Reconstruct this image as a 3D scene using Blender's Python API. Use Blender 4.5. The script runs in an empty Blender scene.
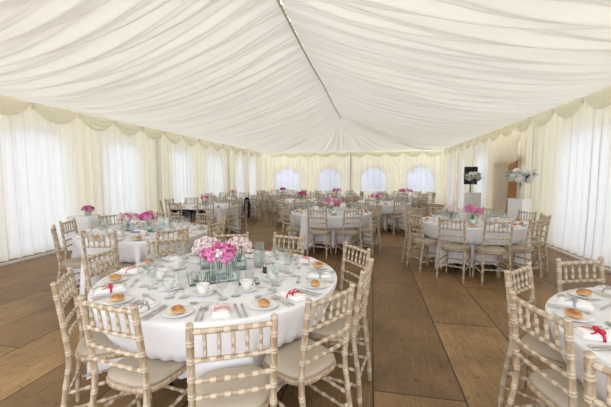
import bpy, math, random
from mathutils import Vector, Matrix
from mathutils.geometry import tessellate_polygon

random.seed(11)
PI = math.pi
C = bpy.context.scene.collection
sc = bpy.context.scene

# ------------------------------------------------------------------ materials
def new_mat(name):
    m = bpy.data.materials.new(name)
    m.use_nodes = True
    nt = m.node_tree
    nt.nodes.clear()
    out = nt.nodes.new('ShaderNodeOutputMaterial')
    return m, nt, out

def N(nt, typ, **kw):
    n = nt.nodes.new(typ)
    for k, v in kw.items():
        if k in n.inputs.keys():
            n.inputs[k].default_value = v
        else:
            setattr(n, k, v)
    return n

def rgba(c):
    return (c[0], c[1], c[2], 1.0)

def plain(name, col, rough=0.5, metal=0.0, var=0.08, scale=30.0, bump=0.0, spec=0.5):
    """principled with a little procedural colour variation"""
    m, nt, out = new_mat(name)
    tc = N(nt, 'ShaderNodeTexCoord')
    no = N(nt, 'ShaderNodeTexNoise', Scale=scale, Detail=3.0)
    nt.links.new(tc.outputs['Object'], no.inputs['Vector'])
    rp = N(nt, 'ShaderNodeValToRGB')
    rp.color_ramp.elements[0].color = rgba([x * (1 - var) for x in col])
    rp.color_ramp.elements[1].color = rgba([min(1, x * (1 + var)) for x in col])
    nt.links.new(no.outputs['Fac'], rp.inputs['Fac'])
    b = N(nt, 'ShaderNodeBsdfPrincipled', Roughness=rough, Metallic=metal)
    b.inputs['Specular IOR Level'].default_value = spec
    nt.links.new(rp.outputs['Color'], b.inputs['Base Color'])
    if bump:
        bp = N(nt, 'ShaderNodeBump', Strength=bump, Distance=0.01)
        nt.links.new(no.outputs['Fac'], bp.inputs['Height'])
        nt.links.new(bp.outputs['Normal'], b.inputs['Normal'])
    nt.links.new(b.outputs['BSDF'], out.inputs['Surface'])
    return m

def fabric(name, col, transl, transp=0.0, weave=400.0, tcol=None):
    m, nt, out = new_mat(name)
    tc = N(nt, 'ShaderNodeTexCoord')
    no = N(nt, 'ShaderNodeTexNoise', Scale=weave, Detail=2.0)
    nt.links.new(tc.outputs['Object'], no.inputs['Vector'])
    rp = N(nt, 'ShaderNodeValToRGB')
    rp.color_ramp.elements[0].color = rgba([x * .97 for x in col])
    rp.color_ramp.elements[1].color = rgba([min(1, x * 1.03) for x in col])
    nt.links.new(no.outputs['Fac'], rp.inputs['Fac'])
    d = N(nt, 'ShaderNodeBsdfDiffuse')
    nt.links.new(rp.outputs['Color'], d.inputs['Color'])
    last = d
    if transl > 0:
        t = N(nt, 'ShaderNodeBsdfTranslucent', Color=rgba(tcol or col))
        mx = N(nt, 'ShaderNodeMixShader', Fac=transl)
        nt.links.new(d.outputs[0], mx.inputs[1])
        nt.links.new(t.outputs[0], mx.inputs[2])
        last = mx
    if transp > 0:
        t = N(nt, 'ShaderNodeBsdfTransparent')
        mx = N(nt, 'ShaderNodeMixShader', Fac=transp)
        nt.links.new(last.outputs[0], mx.inputs[1])
        nt.links.new(t.outputs[0], mx.inputs[2])
        last = mx
    nt.links.new(last.outputs[0], out.inputs['Surface'])
    return m

def thin_glass(name, tint=(0.97, 0.985, 0.98), gloss=0.9, ior=1.5, rough=0.02):
    m, nt, out = new_mat(name)
    fr = N(nt, 'ShaderNodeFresnel', IOR=ior)
    ge = N(nt, 'ShaderNodeNewGeometry')
    im = N(nt, 'ShaderNodeMapRange')
    im.inputs[3].default_value = ior; im.inputs[4].default_value = 1 / ior
    nt.links.new(ge.outputs['Backfacing'], im.inputs[0])
    nt.links.new(im.outputs[0], fr.inputs['IOR'])
    no = N(nt, 'ShaderNodeTexNoise', Scale=3.0)
    rp = N(nt, 'ShaderNodeValToRGB')
    rp.color_ramp.elements[0].color = rgba([x * .99 for x in tint])
    rp.color_ramp.elements[1].color = rgba(tint)
    nt.links.new(no.outputs['Fac'], rp.inputs['Fac'])
    t = N(nt, 'ShaderNodeBsdfTransparent')
    nt.links.new(rp.outputs['Color'], t.inputs['Color'])
    g = N(nt, 'ShaderNodeBsdfGlossy', Roughness=rough)
    g.inputs['Color'].default_value = (gloss, gloss, gloss, 1)
    mx = N(nt, 'ShaderNodeMixShader')
    nt.links.new(fr.outputs[0], mx.inputs[0])
    nt.links.new(t.outputs[0], mx.inputs[1])
    nt.links.new(g.outputs[0], mx.inputs[2])
    nt.links.new(mx.outputs[0], out.inputs['Surface'])
    return m

def limewash(name, scl):
    m, nt, out = new_mat(name)
    tc = N(nt, 'ShaderNodeTexCoord')
    oi = N(nt, 'ShaderNodeObjectInfo')
    mp = N(nt, 'ShaderNodeMapping')
    mp.inputs['Scale'].default_value = scl
    add = N(nt, 'ShaderNodeVectorMath', operation='ADD')
    nt.links.new(tc.outputs['Object'], add.inputs[0])
    nt.links.new(oi.outputs['Random'], add.inputs[1])
    nt.links.new(add.outputs[0], mp.inputs['Vector'])
    no = N(nt, 'ShaderNodeTexNoise', Scale=1.0, Detail=5.0, Roughness=0.65)
    nt.links.new(mp.outputs[0], no.inputs['Vector'])
    rp = N(nt, 'ShaderNodeValToRGB')
    e = rp.color_ramp.elements
    e[0].position = 0.30; e[0].color = (0.30, 0.18, 0.09, 1)
    e[1].position = 0.66; e[1].color = (0.58, 0.485, 0.36, 1)
    k = e.new(0.48); k.color = (0.41, 0.31, 0.20, 1)
    nt.links.new(no.outputs['Fac'], rp.inputs['Fac'])
    b = N(nt, 'ShaderNodeBsdfPrincipled', Roughness=0.55)
    bp = N(nt, 'ShaderNodeBump', Strength=0.25, Distance=0.004)
    nt.links.new(no.outputs['Fac'], bp.inputs['Height'])
    nt.links.new(bp.outputs['Normal'], b.inputs['Normal'])
    nt.links.new(rp.outputs['Color'], b.inputs['Base Color'])
    nt.links.new(b.outputs[0], out.inputs['Surface'])
    return m

def floor_mat():
    m, nt, out = new_mat('ply_boards')
    tc = N(nt, 'ShaderNodeTexCoord')
    mp = N(nt, 'ShaderNodeMapping')
    # boards 2.5 m long along Y, 0.61 m wide along X
    mp.inputs['Rotation'].default_value = (0, 0, -PI / 2)
    mp.inputs['Location'].default_value = FLOOR_LOC
    nt.links.new(tc.outputs['Object'], mp.inputs['Vector'])
    br = N(nt, 'ShaderNodeTexBrick')
    br.offset = 0.5
    br.inputs['Scale'].default_value = 1.0
    br.inputs['Brick Width'].default_value = 2.5
    br.inputs['Row Height'].default_value = 0.61
    br.inputs['Mortar Size'].default_value = 0.006
    br.inputs['Mortar Smooth'].default_value = 0.2
    br.inputs['Bias'].default_value = 0.0
    br.inputs['Color1'].default_value = (0.0, 0.0, 0.0, 1)
    br.inputs['Color2'].default_value = (1.0, 1.0, 1.0, 1)
    br.inputs['Mortar'].default_value = (0.5, 0.5, 0.5, 1)
    nt.links.new(mp.outputs[0], br.inputs['Vector'])
    # per-board tone
    tone = N(nt, 'ShaderNodeValToRGB')
    e = tone.color_ramp.elements
    e[0].color = FLOOR_DARK; e[1].color = FLOOR_LIGHT
    nt.links.new(br.outputs['Color'], tone.inputs['Fac'])
    # stains: worn, blotchy timber with grain along Y
    st = N(nt, 'ShaderNodeTexNoise', Scale=1.7, Detail=6.0, Roughness=0.62)
    nt.links.new(tc.outputs['Object'], st.inputs['Vector'])
    mg = N(nt, 'ShaderNodeMapping')
    mg.inputs['Scale'].default_value = (60, 3.5, 1)
    nt.links.new(tc.outputs['Object'], mg.inputs['Vector'])
    gr = N(nt, 'ShaderNodeTexNoise', Scale=1.0, Detail=5.0, Roughness=0.7)
    nt.links.new(mg.outputs[0], gr.inputs['Vector'])
    spt = N(nt, 'ShaderNodeTexNoise', Scale=22.0, Detail=3.0, Roughness=0.6)
    nt.links.new(tc.outputs['Object'], spt.inputs['Vector'])
    def ramp(src, a, b, ca, cb):
        r = N(nt, 'ShaderNodeValToRGB')
        r.color_ramp.elements[0].position = a; r.color_ramp.elements[1].position = b
        r.color_ramp.elements[0].color = rgba(ca); r.color_ramp.elements[1].color = rgba(cb)
        nt.links.new(src, r.inputs['Fac'])
        return r
    r1 = ramp(st.outputs['Fac'], .32, .68, (.64, .60, .55), (1.22, 1.2, 1.16))
    r2 = ramp(gr.outputs['Fac'], .3, .7, (.70, .69, .66), (1.2, 1.2, 1.2))
    r3 = ramp(spt.outputs['Fac'], .30, .40, (.52, .49, .46), (1, 1, 1))
    cur = tone.outputs['Color']
    for r in (r1, r2, r3):
        mm = N(nt, 'ShaderNodeMix', data_type='RGBA', blend_type='MULTIPLY')
        mm.inputs[0].default_value = 1.0
        nt.links.new(cur, mm.inputs[6]); nt.links.new(r.outputs['Color'], mm.inputs[7])
        cur = mm.outputs[2]
    mm = N(nt, 'ShaderNodeMix', data_type='RGBA', blend_type='MIX')
    nt.links.new(br.outputs['Fac'], mm.inputs[0])
    nt.links.new(cur, mm.inputs[6])
    mm.inputs[7].default_value = (0.035, 0.027, 0.02, 1)
    b = N(nt, 'ShaderNodeBsdfPrincipled', Roughness=0.5)
    b.inputs['Specular IOR Level'].default_value = 0.35
    nt.links.new(mm.outputs[2], b.inputs['Base Color'])
    rr = N(nt, 'ShaderNodeMapRange')
    rr.inputs[3].default_value = 0.38; rr.inputs[4].default_value = 0.68
    nt.links.new(st.outputs['Fac'], rr.inputs[0])
    nt.links.new(rr.outputs[0], b.inputs['Roughness'])
    bp = N(nt, 'ShaderNodeBump', Strength=0.5, Distance=0.006)
    inv = N(nt, 'ShaderNodeMath', operation='SUBTRACT')
    inv.inputs[0].default_value = 1.0
    nt.links.new(br.outputs['Fac'], inv.inputs[1])
    ad = N(nt, 'ShaderNodeMath', operation='MULTIPLY_ADD')
    nt.links.new(gr.outputs['Fac'], ad.inputs[0]); ad.inputs[1].default_value = 0.25
    nt.links.new(inv.outputs[0], ad.inputs[2])
    nt.links.new(ad.outputs[0], bp.inputs['Height'])
    nt.links.new(bp.outputs['Normal'], b.inputs['Normal'])
    nt.links.new(b.outputs[0], out.inputs['Surface'])
    return m

FLOOR_LOC = (-2.30, 0.03, 0)
FLOOR_DARK = (0.200, 0.120, 0.055, 1)
FLOOR_LIGHT = (0.365, 0.230, 0.107, 1)

M = {}
M['floor'] = floor_mat()
M['wood'] = limewash('limewashed_wood', (70, 70, 9))
M['wood_h'] = limewash('limewashed_wood_across', (9, 70, 70))
M['chalk'] = plain('chalky_ring', (0.60, 0.515, 0.40), 0.6, var=.12, scale=80)
M['cushion'] = plain('cream_cushion', (0.46, 0.395, 0.31), 0.75, var=.05, scale=60, spec=.2)
M['cloth'] = fabric('table_linen', (0.84, 0.835, 0.855), 0.0)
M['napkin'] = fabric('napkin_linen', (0.92, 0.91, 0.90), 0.0)
M['ceiling'] = fabric('roof_lining', (0.945, 0.937, 0.89), 0.12, tcol=(0.93, 0.92, 0.86))
M['curtain'] = fabric('sheer_lining', (0.88, 0.85, 0.75), 0.45, 0.015, tcol=(0.93, 0.92, 0.90))
M['curtain_end'] = fabric('sheer_end_lining', (0.88, 0.85, 0.75), 0.45, 0.10, tcol=(0.93, 0.92, 0.90))
M['swag'] = fabric('swag_lining', (0.95, 0.93, 0.83), 0.50, tcol=(0.96, 0.93, 0.80))
M['door_drape'] = fabric('door_drape', (0.92, 0.88, 0.78), 0.45, 0.0)
M['pvc'] = fabric('marquee_wall', (0.84, 0.82, 0.72), 0.42, tcol=(0.90, 0.85, 0.69))
M['seam_shade'] = plain('ridge_seam_shade', (0.62, 0.54, 0.40), 0.8, var=.25, scale=60)  # tan of the shadow along the ridge seam, put into the colour
M['pane'] = thin_glass('window_film', (0.82, 0.86, 0.95))
M['dimmed_pane'] = thin_glass('dimmed_window_film', (0.60, 0.66, 0.80))  # darker bluish tint stands in for dimmer daylight at the end windows
M['muntin'] = plain('white_frame', (0.75, 0.77, 0.80), 0.4)
M['kerb'] = plain('white_kerb', (0.72, 0.70, 0.64), 0.6)
M['plate'] = plain('white_china', (0.82, 0.81, 0.78), 0.18, var=.02)
M['steel'] = plain('cutlery_steel', (0.62, 0.60, 0.57), 0.22, 1.0, var=.05)
M['glass'] = thin_glass('clear_glass', (0.95, 0.965, 0.96), 0.97, 1.6)
M['water'] = thin_glass('water', (0.97, 0.985, 0.985), 0.9, 1.33)
M['vase'] = thin_glass('thick_vase_glass', (0.93, 0.97, 0.96), 0.95, 1.5)
M['mirror'] = plain('mirror_tile', (0.62, 0.70, 0.68), 0.03, 1.0, var=.01)
M['mirror_edge'] = plain('mirror_edge', (0.05, 0.11, 0.10), 0.15, var=.1)
M['bread'] = None
M['red'] = plain('red_ribbon', (0.62, 0.012, 0.06), 0.35, var=.1)
M['palepink'] = plain('pale_pink_ribbon', (0.80, 0.36, 0.40), 0.35, var=.1)
M['greyrib'] = plain('silver_ribbon', (0.42, 0.41, 0.43), 0.35, var=.1)
M['pink'] = plain('pink_petals', (0.80, 0.26, 0.50), 0.55, var=.35, scale=45)
M['magenta'] = plain('magenta_petals', (0.66, 0.10, 0.32), 0.55, var=.35, scale=45)
M['blush'] = plain('blush_petals', (0.84, 0.72, 0.70), 0.55, var=.12, scale=45)
M['white_petal'] = fabric('white_petals', (0.97, 0.965, 0.93), 0.35, weave=30)
M['leaf'] = plain('dark_leaf', (0.030, 0.075, 0.028), 0.45, var=.4, scale=30)
M['stem'] = plain('green_stem', (0.09, 0.17, 0.06), 0.5, var=.2)
M['black'] = plain('black_plastic', (0.006, 0.006, 0.007), 0.45, var=.2)
M['grille'] = plain('speaker_grille', (0.008, 0.008, 0.009), 0.6, var=.5, scale=200, bump=.5)
M['jacket'] = plain('black_wool', (0.010, 0.010, 0.012), 0.9, var=.3, spec=.1)
M['plinth'] = plain('white_plinth', (0.92, 0.91, 0.90), 0.35, var=.02)
M['doorwood'] = plain('door_timber', (0.58, 0.33, 0.12), 0.5, var=.25, scale=9)
M['tabletop'] = plain('bare_table_ply', (0.32, 0.17, 0.08), 0.5, var=.2, scale=12)
M['bucket'] = plain('silver_bucket', (0.62, 0.66, 0.68), 0.25, 0.9, var=.05)
M['pepper'] = plain('dark_pepper', (0.02, 0.017, 0.015), 0.4, var=.3)
M['yellow'] = plain('yellow_bottle', (0.75, 0.62, 0.05), 0.3, var=.05)
M['green'] = plain('green_cap', (0.03, 0.25, 0.06), 0.4, var=.05)
M['card'] = plain('white_card', (0.82, 0.84, 0.80), 0.6, var=.02)
M['wax'] = plain('candle_wax', (0.85, 0.80, 0.68), 0.5, var=.03)
M['pale_ground'] = plain('outside_pale_ground', (0.58, 0.58, 0.57), 0.9, var=.3, scale=2)  # unseen ground, made pale to bounce daylight up onto the side curtains

def bread_mat():
    m, nt, out = new_mat('bread_crust')
    tc = N(nt, 'ShaderNodeTexCoord')
    no = N(nt, 'ShaderNodeTexNoise', Scale=28.0, Detail=4.0)
    oi = N(nt, 'ShaderNodeObjectInfo')
    add = N(nt, 'ShaderNodeVectorMath', operation='ADD')
    nt.links.new(tc.outputs['Object'], add.inputs[0]); nt.links.new(oi.outputs['Random'], add.inputs[1])
    nt.links.new(add.outputs[0], no.inputs['Vector'])
    rp = N(nt, 'ShaderNodeValToRGB')
    rp.color_ramp.elements[0].position = .35; rp.color_ramp.elements[0].color = (0.30, 0.10, 0.022, 1)
    rp.color_ramp.elements[1].position = .68; rp.color_ramp.elements[1].color = (0.58, 0.29, 0.09, 1)
    nt.links.new(no.outputs['Fac'], rp.inputs['Fac'])
    # pale flank where the rolls touched in the oven
    sp = N(nt, 'ShaderNodeSeparateXYZ'); nt.links.new(tc.outputs['Object'], sp.inputs[0])
    mr = N(nt, 'ShaderNodeMapRange'); nt.links.new(sp.outputs['Z'], mr.inputs[0])
    mr.inputs[1].default_value = 0.008; mr.inputs[2].default_value = 0.03
    mx = N(nt, 'ShaderNodeMix', data_type='RGBA')
    nt.links.new(mr.outputs[0], mx.inputs[0])
    mx.inputs[6].default_value = (0.72, 0.52, 0.28, 1)
    nt.links.new(rp.outputs[0], mx.inputs[7])
    b = N(nt, 'ShaderNodeBsdfPrincipled', Roughness=0.5)
    nt.links.new(mx.outputs[2], b.inputs['Base Color'])
    nt.links.new(b.outputs[0], out.inputs['Surface'])
    return m
M['bread'] = bread_mat()

# ------------------------------------------------------------------ mesh helpers
class MB:
    def __init__(s):
        s.v = []; s.f = []; s.mi = []; s.cur = 0
    def face(s, *idx):
        s.f.append(tuple(idx)); s.mi.append(s.cur)
    def add(s, verts, faces):
        b = len(s.v)
        s.v += [tuple(v) for v in verts]
        for f in faces:
            s.f.append(tuple(b + i for i in f)); s.mi.append(s.cur)
        return b
    def box(s, c, size, rz=0.0, taper=1.0, rx=0.0):
        x, y, z = [q / 2 for q in size]
        vs = []
        R = Matrix.Rotation(rz, 3, 'Z') @ Matrix.Rotation(rx, 3, 'X')
        for dz in (-1, 1):
            t = 1.0 if dz < 0 else taper
            for dx, dy in ((-1, -1), (1, -1), (1, 1), (-1, 1)):
                p = R @ Vector((dx * x * t, dy * y * t, dz * z))
                vs.append((p.x + c[0], p.y + c[1], p.z + c[2]))
        s.add(vs, [(3, 2, 1, 0), (4, 5, 6, 7), (0, 1, 5, 4), (1, 2, 6, 5), (2, 3, 7, 6), (3, 0, 4, 7)])
    def tube(s, pts, rad, n=8, caps=True, flat=1.0, hi=None):
        pts = [Vector(p) for p in pts]
        if not isinstance(rad, (list, tuple)):
            rad = [rad] * len(pts)
        b = len(s.v)
        ref = None
        for i, p in enumerate(pts):
            t = (pts[min(i + 1, len(pts) - 1)] - pts[max(i - 1, 0)])
            if t.length < 1e-9: t = Vector((0, 0, 1))
            t.normalize()
            if ref is None:
                ref = Vector((1, 0, 0)) if abs(t.x) < 0.8 else Vector((0, 1, 0))
            a = (ref - t * ref.dot(t)).normalized()
            ref = a
            c = t.cross(a)
            for k in range(n):
                an = 2 * PI * k / n
                q = p + (a * math.cos(an) + c * math.sin(an) * flat) * rad[i]
                s.v.append(tuple(q))
        for i in range(len(pts) - 1):
            if hi: s.cur = 1 if rad[i] + rad[i + 1] > 2 * hi else 0
            for k in range(n):
                k2 = (k + 1) % n
                s.face(b + i * n + k, b + i * n + k2, b + (i + 1) * n + k2, b + (i + 1) * n + k)
        if hi: s.cur = 0
        if caps:
            s.face(*[b + k for k in range(n)][::-1])
            e = b + (len(pts) - 1) * n
            s.face(*[e + k for k in range(n)])
    def lathe(s, prof, n=20, c=(0, 0, 0)):
        """prof: (radius, z) list; radius 0 closes"""
        b = len(s.v); rings = []
        for r, z in prof:
            if r < 1e-6:
                rings.append([len(s.v)]); s.v.append((c[0], c[1], c[2] + z))
            else:
                rings.append(list(range(len(s.v), len(s.v) + n)))
                for k in range(n):
                    a = 2 * PI * k / n
                    s.v.append((c[0] + r * math.cos(a), c[1] + r * math.sin(a), c[2] + z))
        for A, B in zip(rings, rings[1:]):
            for k in range(n):
                k2 = (k + 1) % n
                if len(A) == 1 and len(B) == 1: continue
                if len(A) == 1: s.face(A[0], B[k2], B[k])
                elif len(B) == 1: s.face(A[k], A[k2], B[0])
                else: s.face(A[k], A[k2], B[k2], B[k])
    def grid(s, fn, nu, nv, cu=False):
        b = len(s.v)
        for j in range(nv + 1):
            for i in range(nu + (0 if cu else 1)):
                s.v.append(tuple(fn(i / nu, j / nv)))
        w = nu if cu else nu + 1
        for j in range(nv):
            for i in range(nu):
                i2 = (i + 1) % w if cu else i + 1
                s.face(b + j * w + i, b + j * w + i2, b + (j + 1) * w + i2, b + (j + 1) * w + i)
    def blob(s, c, r, nu=10, nv=7, jit=0.0, rnd=None):
        b = len(s.v)
        def f(u, v):
            a = 2 * PI * u; t = PI * v
            j = 1 + (rnd.uniform(-jit, jit) if rnd else 0)
            return (c[0] + r[0] * j * math.sin(t) * math.cos(a), c[1] + r[1] * j * math.sin(t) * math.sin(a), c[2] + r[2] * j * math.cos(t))
        s.grid(f, nu, nv, True)
    def mesh(s, name, mats, smooth=True):
        me = bpy.data.meshes.new(name)
        me.from_pydata(s.v, [], s.f)
        if not isinstance(mats, (list, tuple)): mats = [mats]
        for m in mats: me.materials.append(m)
        if len(mats) > 1:
            me.polygons.foreach_set('material_index', s.mi)
        if smooth:
            me.polygons.foreach_set('use_smooth', [True] * len(me.polygons))
        me.update()
        return me
    def build(s, name, mats, parent=None, smooth=True, loc=None, rz=0.0):
        return link(name, s.mesh(name, mats, smooth), parent, loc, rz)

def link(name, me, parent=None, loc=None, rz=0.0):
    o = bpy.data.objects.new(name, me)
    C.objects.link(o)
    if parent is not None: o.parent = parent
    if loc is not None: o.location = loc
    if rz: o.rotation_euler = (0, 0, rz)
    return o

def tag(o, label, cat, group=None, kind=None):
    if label:
        nw = len(label.replace('-', '').split())
        assert 4 <= nw <= 16, (nw, label)
        o['label'] = label
    if cat: o['category'] = cat
    if group: o['group'] = group
    if kind: o['kind'] = kind
    return o

def thing(name, loc=(0, 0, 0), rz=0.0):
    o = bpy.data.objects.new(name, None)
    o.empty_display_size = 0.1
    C.objects.link(o)
    o.location = loc; o.rotation_euler = (0, 0, rz)
    return o

def dup(root, loc, rz=0.0):
    """copy of a thing, its parts and their sub-parts"""
    r = root.copy(); C.objects.link(r)
    r.location = loc; r.rotation_euler = (0, 0, rz)
    for ch in list(root.children):
        c = ch.copy(); C.objects.link(c); c.parent = r
        for g in list(ch.children):
            d = g.copy(); C.objects.link(d); d.parent = c
    return r

def structure(o):
    o['kind'] = 'structure'
    return o

def sstep(x):
    x = max(0.0, min(1.0, x))
    return x * x * (3 - 2 * x)

def vnoise(seed):
    r = random.Random(seed)
    tab = [r.random() for _ in range(1024)]
    def f(x):
        i = math.floor(x); t = x - i
        t = t * t * (3 - 2 * t)
        return tab[i % 1024] * (1 - t) + tab[(i + 1) % 1024] * t
    return f

# ------------------------------------------------------------------ room
XL, XR = -6.23, 3.80          # lining planes
YE, YA = 19.25, 13.6           # end lining, hip apex
Y0 = -1.6                      # the tent is open to daylight behind this
XM, ZR = -1.25, 3.87           # ridge
EL, ER, EE = 2.86, 2.93, 2.88  # eave heights

# floor
fb = MB()
fb.add([(XL - .5, Y0 - 1, 0), (XR + .5, Y0 - 1, 0), (XR + .5, YE + .4, 0), (XL - .5, YE + .4, 0)], [(0, 1, 2, 3)])
structure(fb.build('floor', M['floor'], smooth=False))
gb = MB()
gb.add([(-80, -60, -.12), (80, -60, -.12), (80, 120, -.12), (-80, 120, -.12)], [(0, 1, 2, 3)])
structure(gb.build('ground_outside', M['pale_ground'], smooth=False))

# ceiling: gathered lining between ridge and eaves, sagging a little
n1, n2, n3, n4 = vnoise(1), vnoise(2), vnoise(3), vnoise(4)
def saw(p, sharp=0.78):
    p = -p
    p -= math.floor(p)
    return p / sharp if p < sharp else (1 - p) / (1 - sharp)
def folds(q, u, k):
    """fold height for lining coordinate q (m along the eave) and u along the fold"""
    a = q / .47 + 1.2 * n1(q * .45 + k * 31) + .30 * math.sin(u * 2.2 + k) + .35 * n2(u * 1.3 + q * .3)
    b = q / .20 + 1.5 * n2(q * .8 + k * 17) + .5 * u + .35 * n3(u * 2 + q * .6)
    c = q / .105 + 1.5 * n3(q * 1.3 + k * 5) + .9 * n4(u * 2.3 + q * 1.1)
    amp = .5 + .9 * n4(q * .55 + k * 3)
    return amp * (.19 * lobe(a, .42) + .095 * lobe(b, .42) * (.4 + n1(q * 1.7)) + .026 * lobe(c, .45))

def lobe(p, skew=.5):
    # a hanging fold: rounded below, creased above
    p -= math.floor(p)
    p = p / skew * .5 if p < skew else .5 + (p - skew) / (1 - skew) * .5
    return 1 - math.sin(PI * p) ** .8

def slope(side):
    k = 1 if side < 0 else 2
    xe = XL - .35 if side < 0 else XR + .35
    ze = (EL if side < 0 else ER) + .01
    L = YE - Y0
    mb = MB()
    def fn(i, j):
        yv = Y0 + L * i
        u = j
        yr = yv if yv < 10.5 else 10.5 + (yv - 10.5) * (YA - 10.5) / (YE - 10.5)
        x = xe + (XM - xe) * u
        drift = .55 * math.sin(PI * u) * (n1(yv * .12 + 40 * k) - .35)
        y = yv + (yr - yv) * (u ** 1.15) + drift * min(1, (YE - yv) / 3)
        z = ze + (ZR - ze) * u - .36 * 4 * u * (1 - u) * (1 - .35 * u)
        edge = min(1.0, .10 + (1 - u) * 5.5) * min(1.0, .04 + max(0, u - .075) * 4.5)
        # small peaks where each bay's lining is tied up to the ridge
        z -= .05 * (u ** 6) * abs(math.sin(PI * (yr - 4.0) / 5.0))
        f = folds(yv, u, k) * edge
        z += f - .12 * edge
        return (x, min(y, YE + .16), z)
    mb.grid(fn, 1500, 30)
    return mb
structure(slope(-1).build('ceiling_left', M['ceiling']))
structure(slope(1).build('ceiling_right', M['ceiling']))
mb = MB()
def hip(i, j):
    x = XL - .35 + (XR - XL + .7) * i
    u = j
    px = x + (XM - x) * u
    py = YE + .16 + (YA - YE - .16) * u
    z0 = EL + (ER - EL) * i - .02
    z = z0 + (ZR - z0) * u - .16 * 4 * u * (1 - u)
    q = i * 10
    f = .16 * lobe(q / .43 + 1.3 * n1(q * .9 + 7), .5) + .06 * lobe(q / .21 + n2(q * 1.5), .5)
    z += (f - .07) * (.15 + .85 * math.sin(PI * min(1, u * 1.1))) * min(1, .1 + (1 - u) * 2)
    return (px, py, z)
mb.grid(hip, 500, 30)
structure(mb.build('ceiling_end', M['ceiling']))
# gathered ridge seam: added twisted strand, the seam's tan shadow in its colour
mb = MB()
for ph in (0, PI):
    pts = []
    for i in range(360):
        y = Y0 + (YA + .02 - Y0) * i / 359
        sag = -.035 - .05 * abs(math.sin(PI * (y - 4.0) / 5.0))
        a = y * 26 + ph
        pts.append((XM + .013 * math.cos(a), y, ZR + sag - .012 + .013 * math.sin(a)))
    mb.tube(pts, .010, 5)
structure(mb.build('trim_1', M['seam_shade']))

# outer walls with arched windows, window frames, panes
def arch(cx, w, z0, z1, n=14):
    """outline of an arched window, (s, z) pairs"""
    r = w / 2; rise = min(r, (z1 - z0) * .42) if z0 > .5 else .22
    pts = [(cx - r, z0), (cx + r, z0)]
    for i in range(n + 1):
        a = PI * i / n
        pts.append((cx + r * math.cos(a), z1 - rise + rise * math.sin(a)))
    return pts
wn = [0]
def outer_wall(name, to3, s0, s1, h, wins, inward):
    mb = MB()
    polys = [[Vector((s0, -.05, 0)), Vector((s1, -.05, 0)), Vector((s1, h + .12, 0)), Vector((s0, h + .12, 0))]]
    for w in wins:
        polys.append([Vector((a, b, 0)) for a, b in arch(*w)][::-1])
    flat = [p for pl in polys for p in pl]
    tris = tessellate_polygon(polys)
    mb.add([to3(p.x, p.y, 0) for p in flat], tris)
    structure(mb.build(name, M['pvc'], smooth=False))
    for cx, w, z0, z1 in wins:
        wn[0] += 1
        fr = MB()
        pts = arch(cx, w, z0, z1)
        pts.append(pts[0])
        fr.tube([to3(a, b, 0) for a, b in pts], .03, 6)
        r = w / 2; rise = min(r, (z1 - z0) * .42) if z0 > .5 else .22
        nv = 4
        for i in range(1, nv):
            s = cx - r + w * i / nv
            ztop = z1 - rise + rise * math.sqrt(max(0, 1 - ((s - cx) / r) ** 2))
            fr.tube([to3(s, z0, 0), to3(s, ztop, 0)], .014, 5)
        nh = max(3, round((z1 - z0) / .3))
        for i in range(1, nh):
            z = z0 + (z1 - z0) * i / nh
            hw = r
            if z > z1 - rise:
                hw = r * math.sqrt(max(0, 1 - ((z - (z1 - rise)) / rise) ** 2))
            fr.tube([to3(cx - hw, z, 0), to3(cx + hw, z, 0)], .014, 5)
        o = structure(fr.build('window_%d' % wn[0], M['muntin']))
        pn = MB()
        pts = [Vector((a, b, 0)) for a, b in arch(cx, w, z0, z1)]
        pn.add([to3(p.x, p.y, .01) for p in pts], tessellate_polygon([pts]))
        pn.build('window_pane', M['dimmed_pane' if z0 > .5 else 'pane'], o, smooth=False)

XOL, XOR, YOE = XL - .22, XR + .24, YE + .15
def win(a, b, z0=.12, z1=2.42): return ((a + b) / 2, b - a, z0, z1)
left_w = [win(.4, 1.7), win(2.2, 3.5), win(4.65, 6.05), win(6.95, 8.25), win(9.75, 10.95), win(12.0, 13.45), win(14.8, 15.9), win(16.5, 17.7)]
right_w = [win(.9, 2.3), win(3.6, 5.0), win(6.0, 8.0), win(12.35, 13.7), win(15.0, 16.0), win(17.1, 18.3)]
end_w = [win(-5.67, -4.15, .66, 2.0), win(-3.08, -1.72, .66, 2.0), win(-.62, .78, .66, 2.03), win(1.86, 3.28, .66, 2.05)]
outer_wall('wall_left', lambda s, z, d: (XOL + d, s, z), Y0, YOE, EL, left_w, 1)
outer_wall('wall_right', lambda s, z, d: (XOR - d, s, z), Y0, YOE, ER, right_w, -1)
outer_wall('wall_end', lambda s, z, d: (s, YOE - d, z), XOL, XOR, EE, end_w, -1)
# white kerb along the foot of the side walls
for nm, x in (('baseboard_left', XL + .125), ('baseboard_right', XR - .125)):
    mb = MB(); mb.box((x, (Y0 + YE) / 2, .02), (.05, YE - Y0 - .3, .04))
    structure(mb.build(nm, M['kerb'], smooth=False))

# aluminium legs of the frame behind the lining
tn = 1
for (x, y) in [(XL - .085, q) for q in (4, 9, 14)] + [(XR + .20, q) for q in (4, 9, 14)] + [(XL + .0, YE + .085), (XR - .0, YE + .085)] + [(XM + .05, YE + .085)]:
    tn += 1
    mb = MB(); mb.box((x, y, 1.42), (.09, .12, 2.84))
    structure(mb.build('trim_%d' % tn, M['muntin'], smooth=False))

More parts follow.
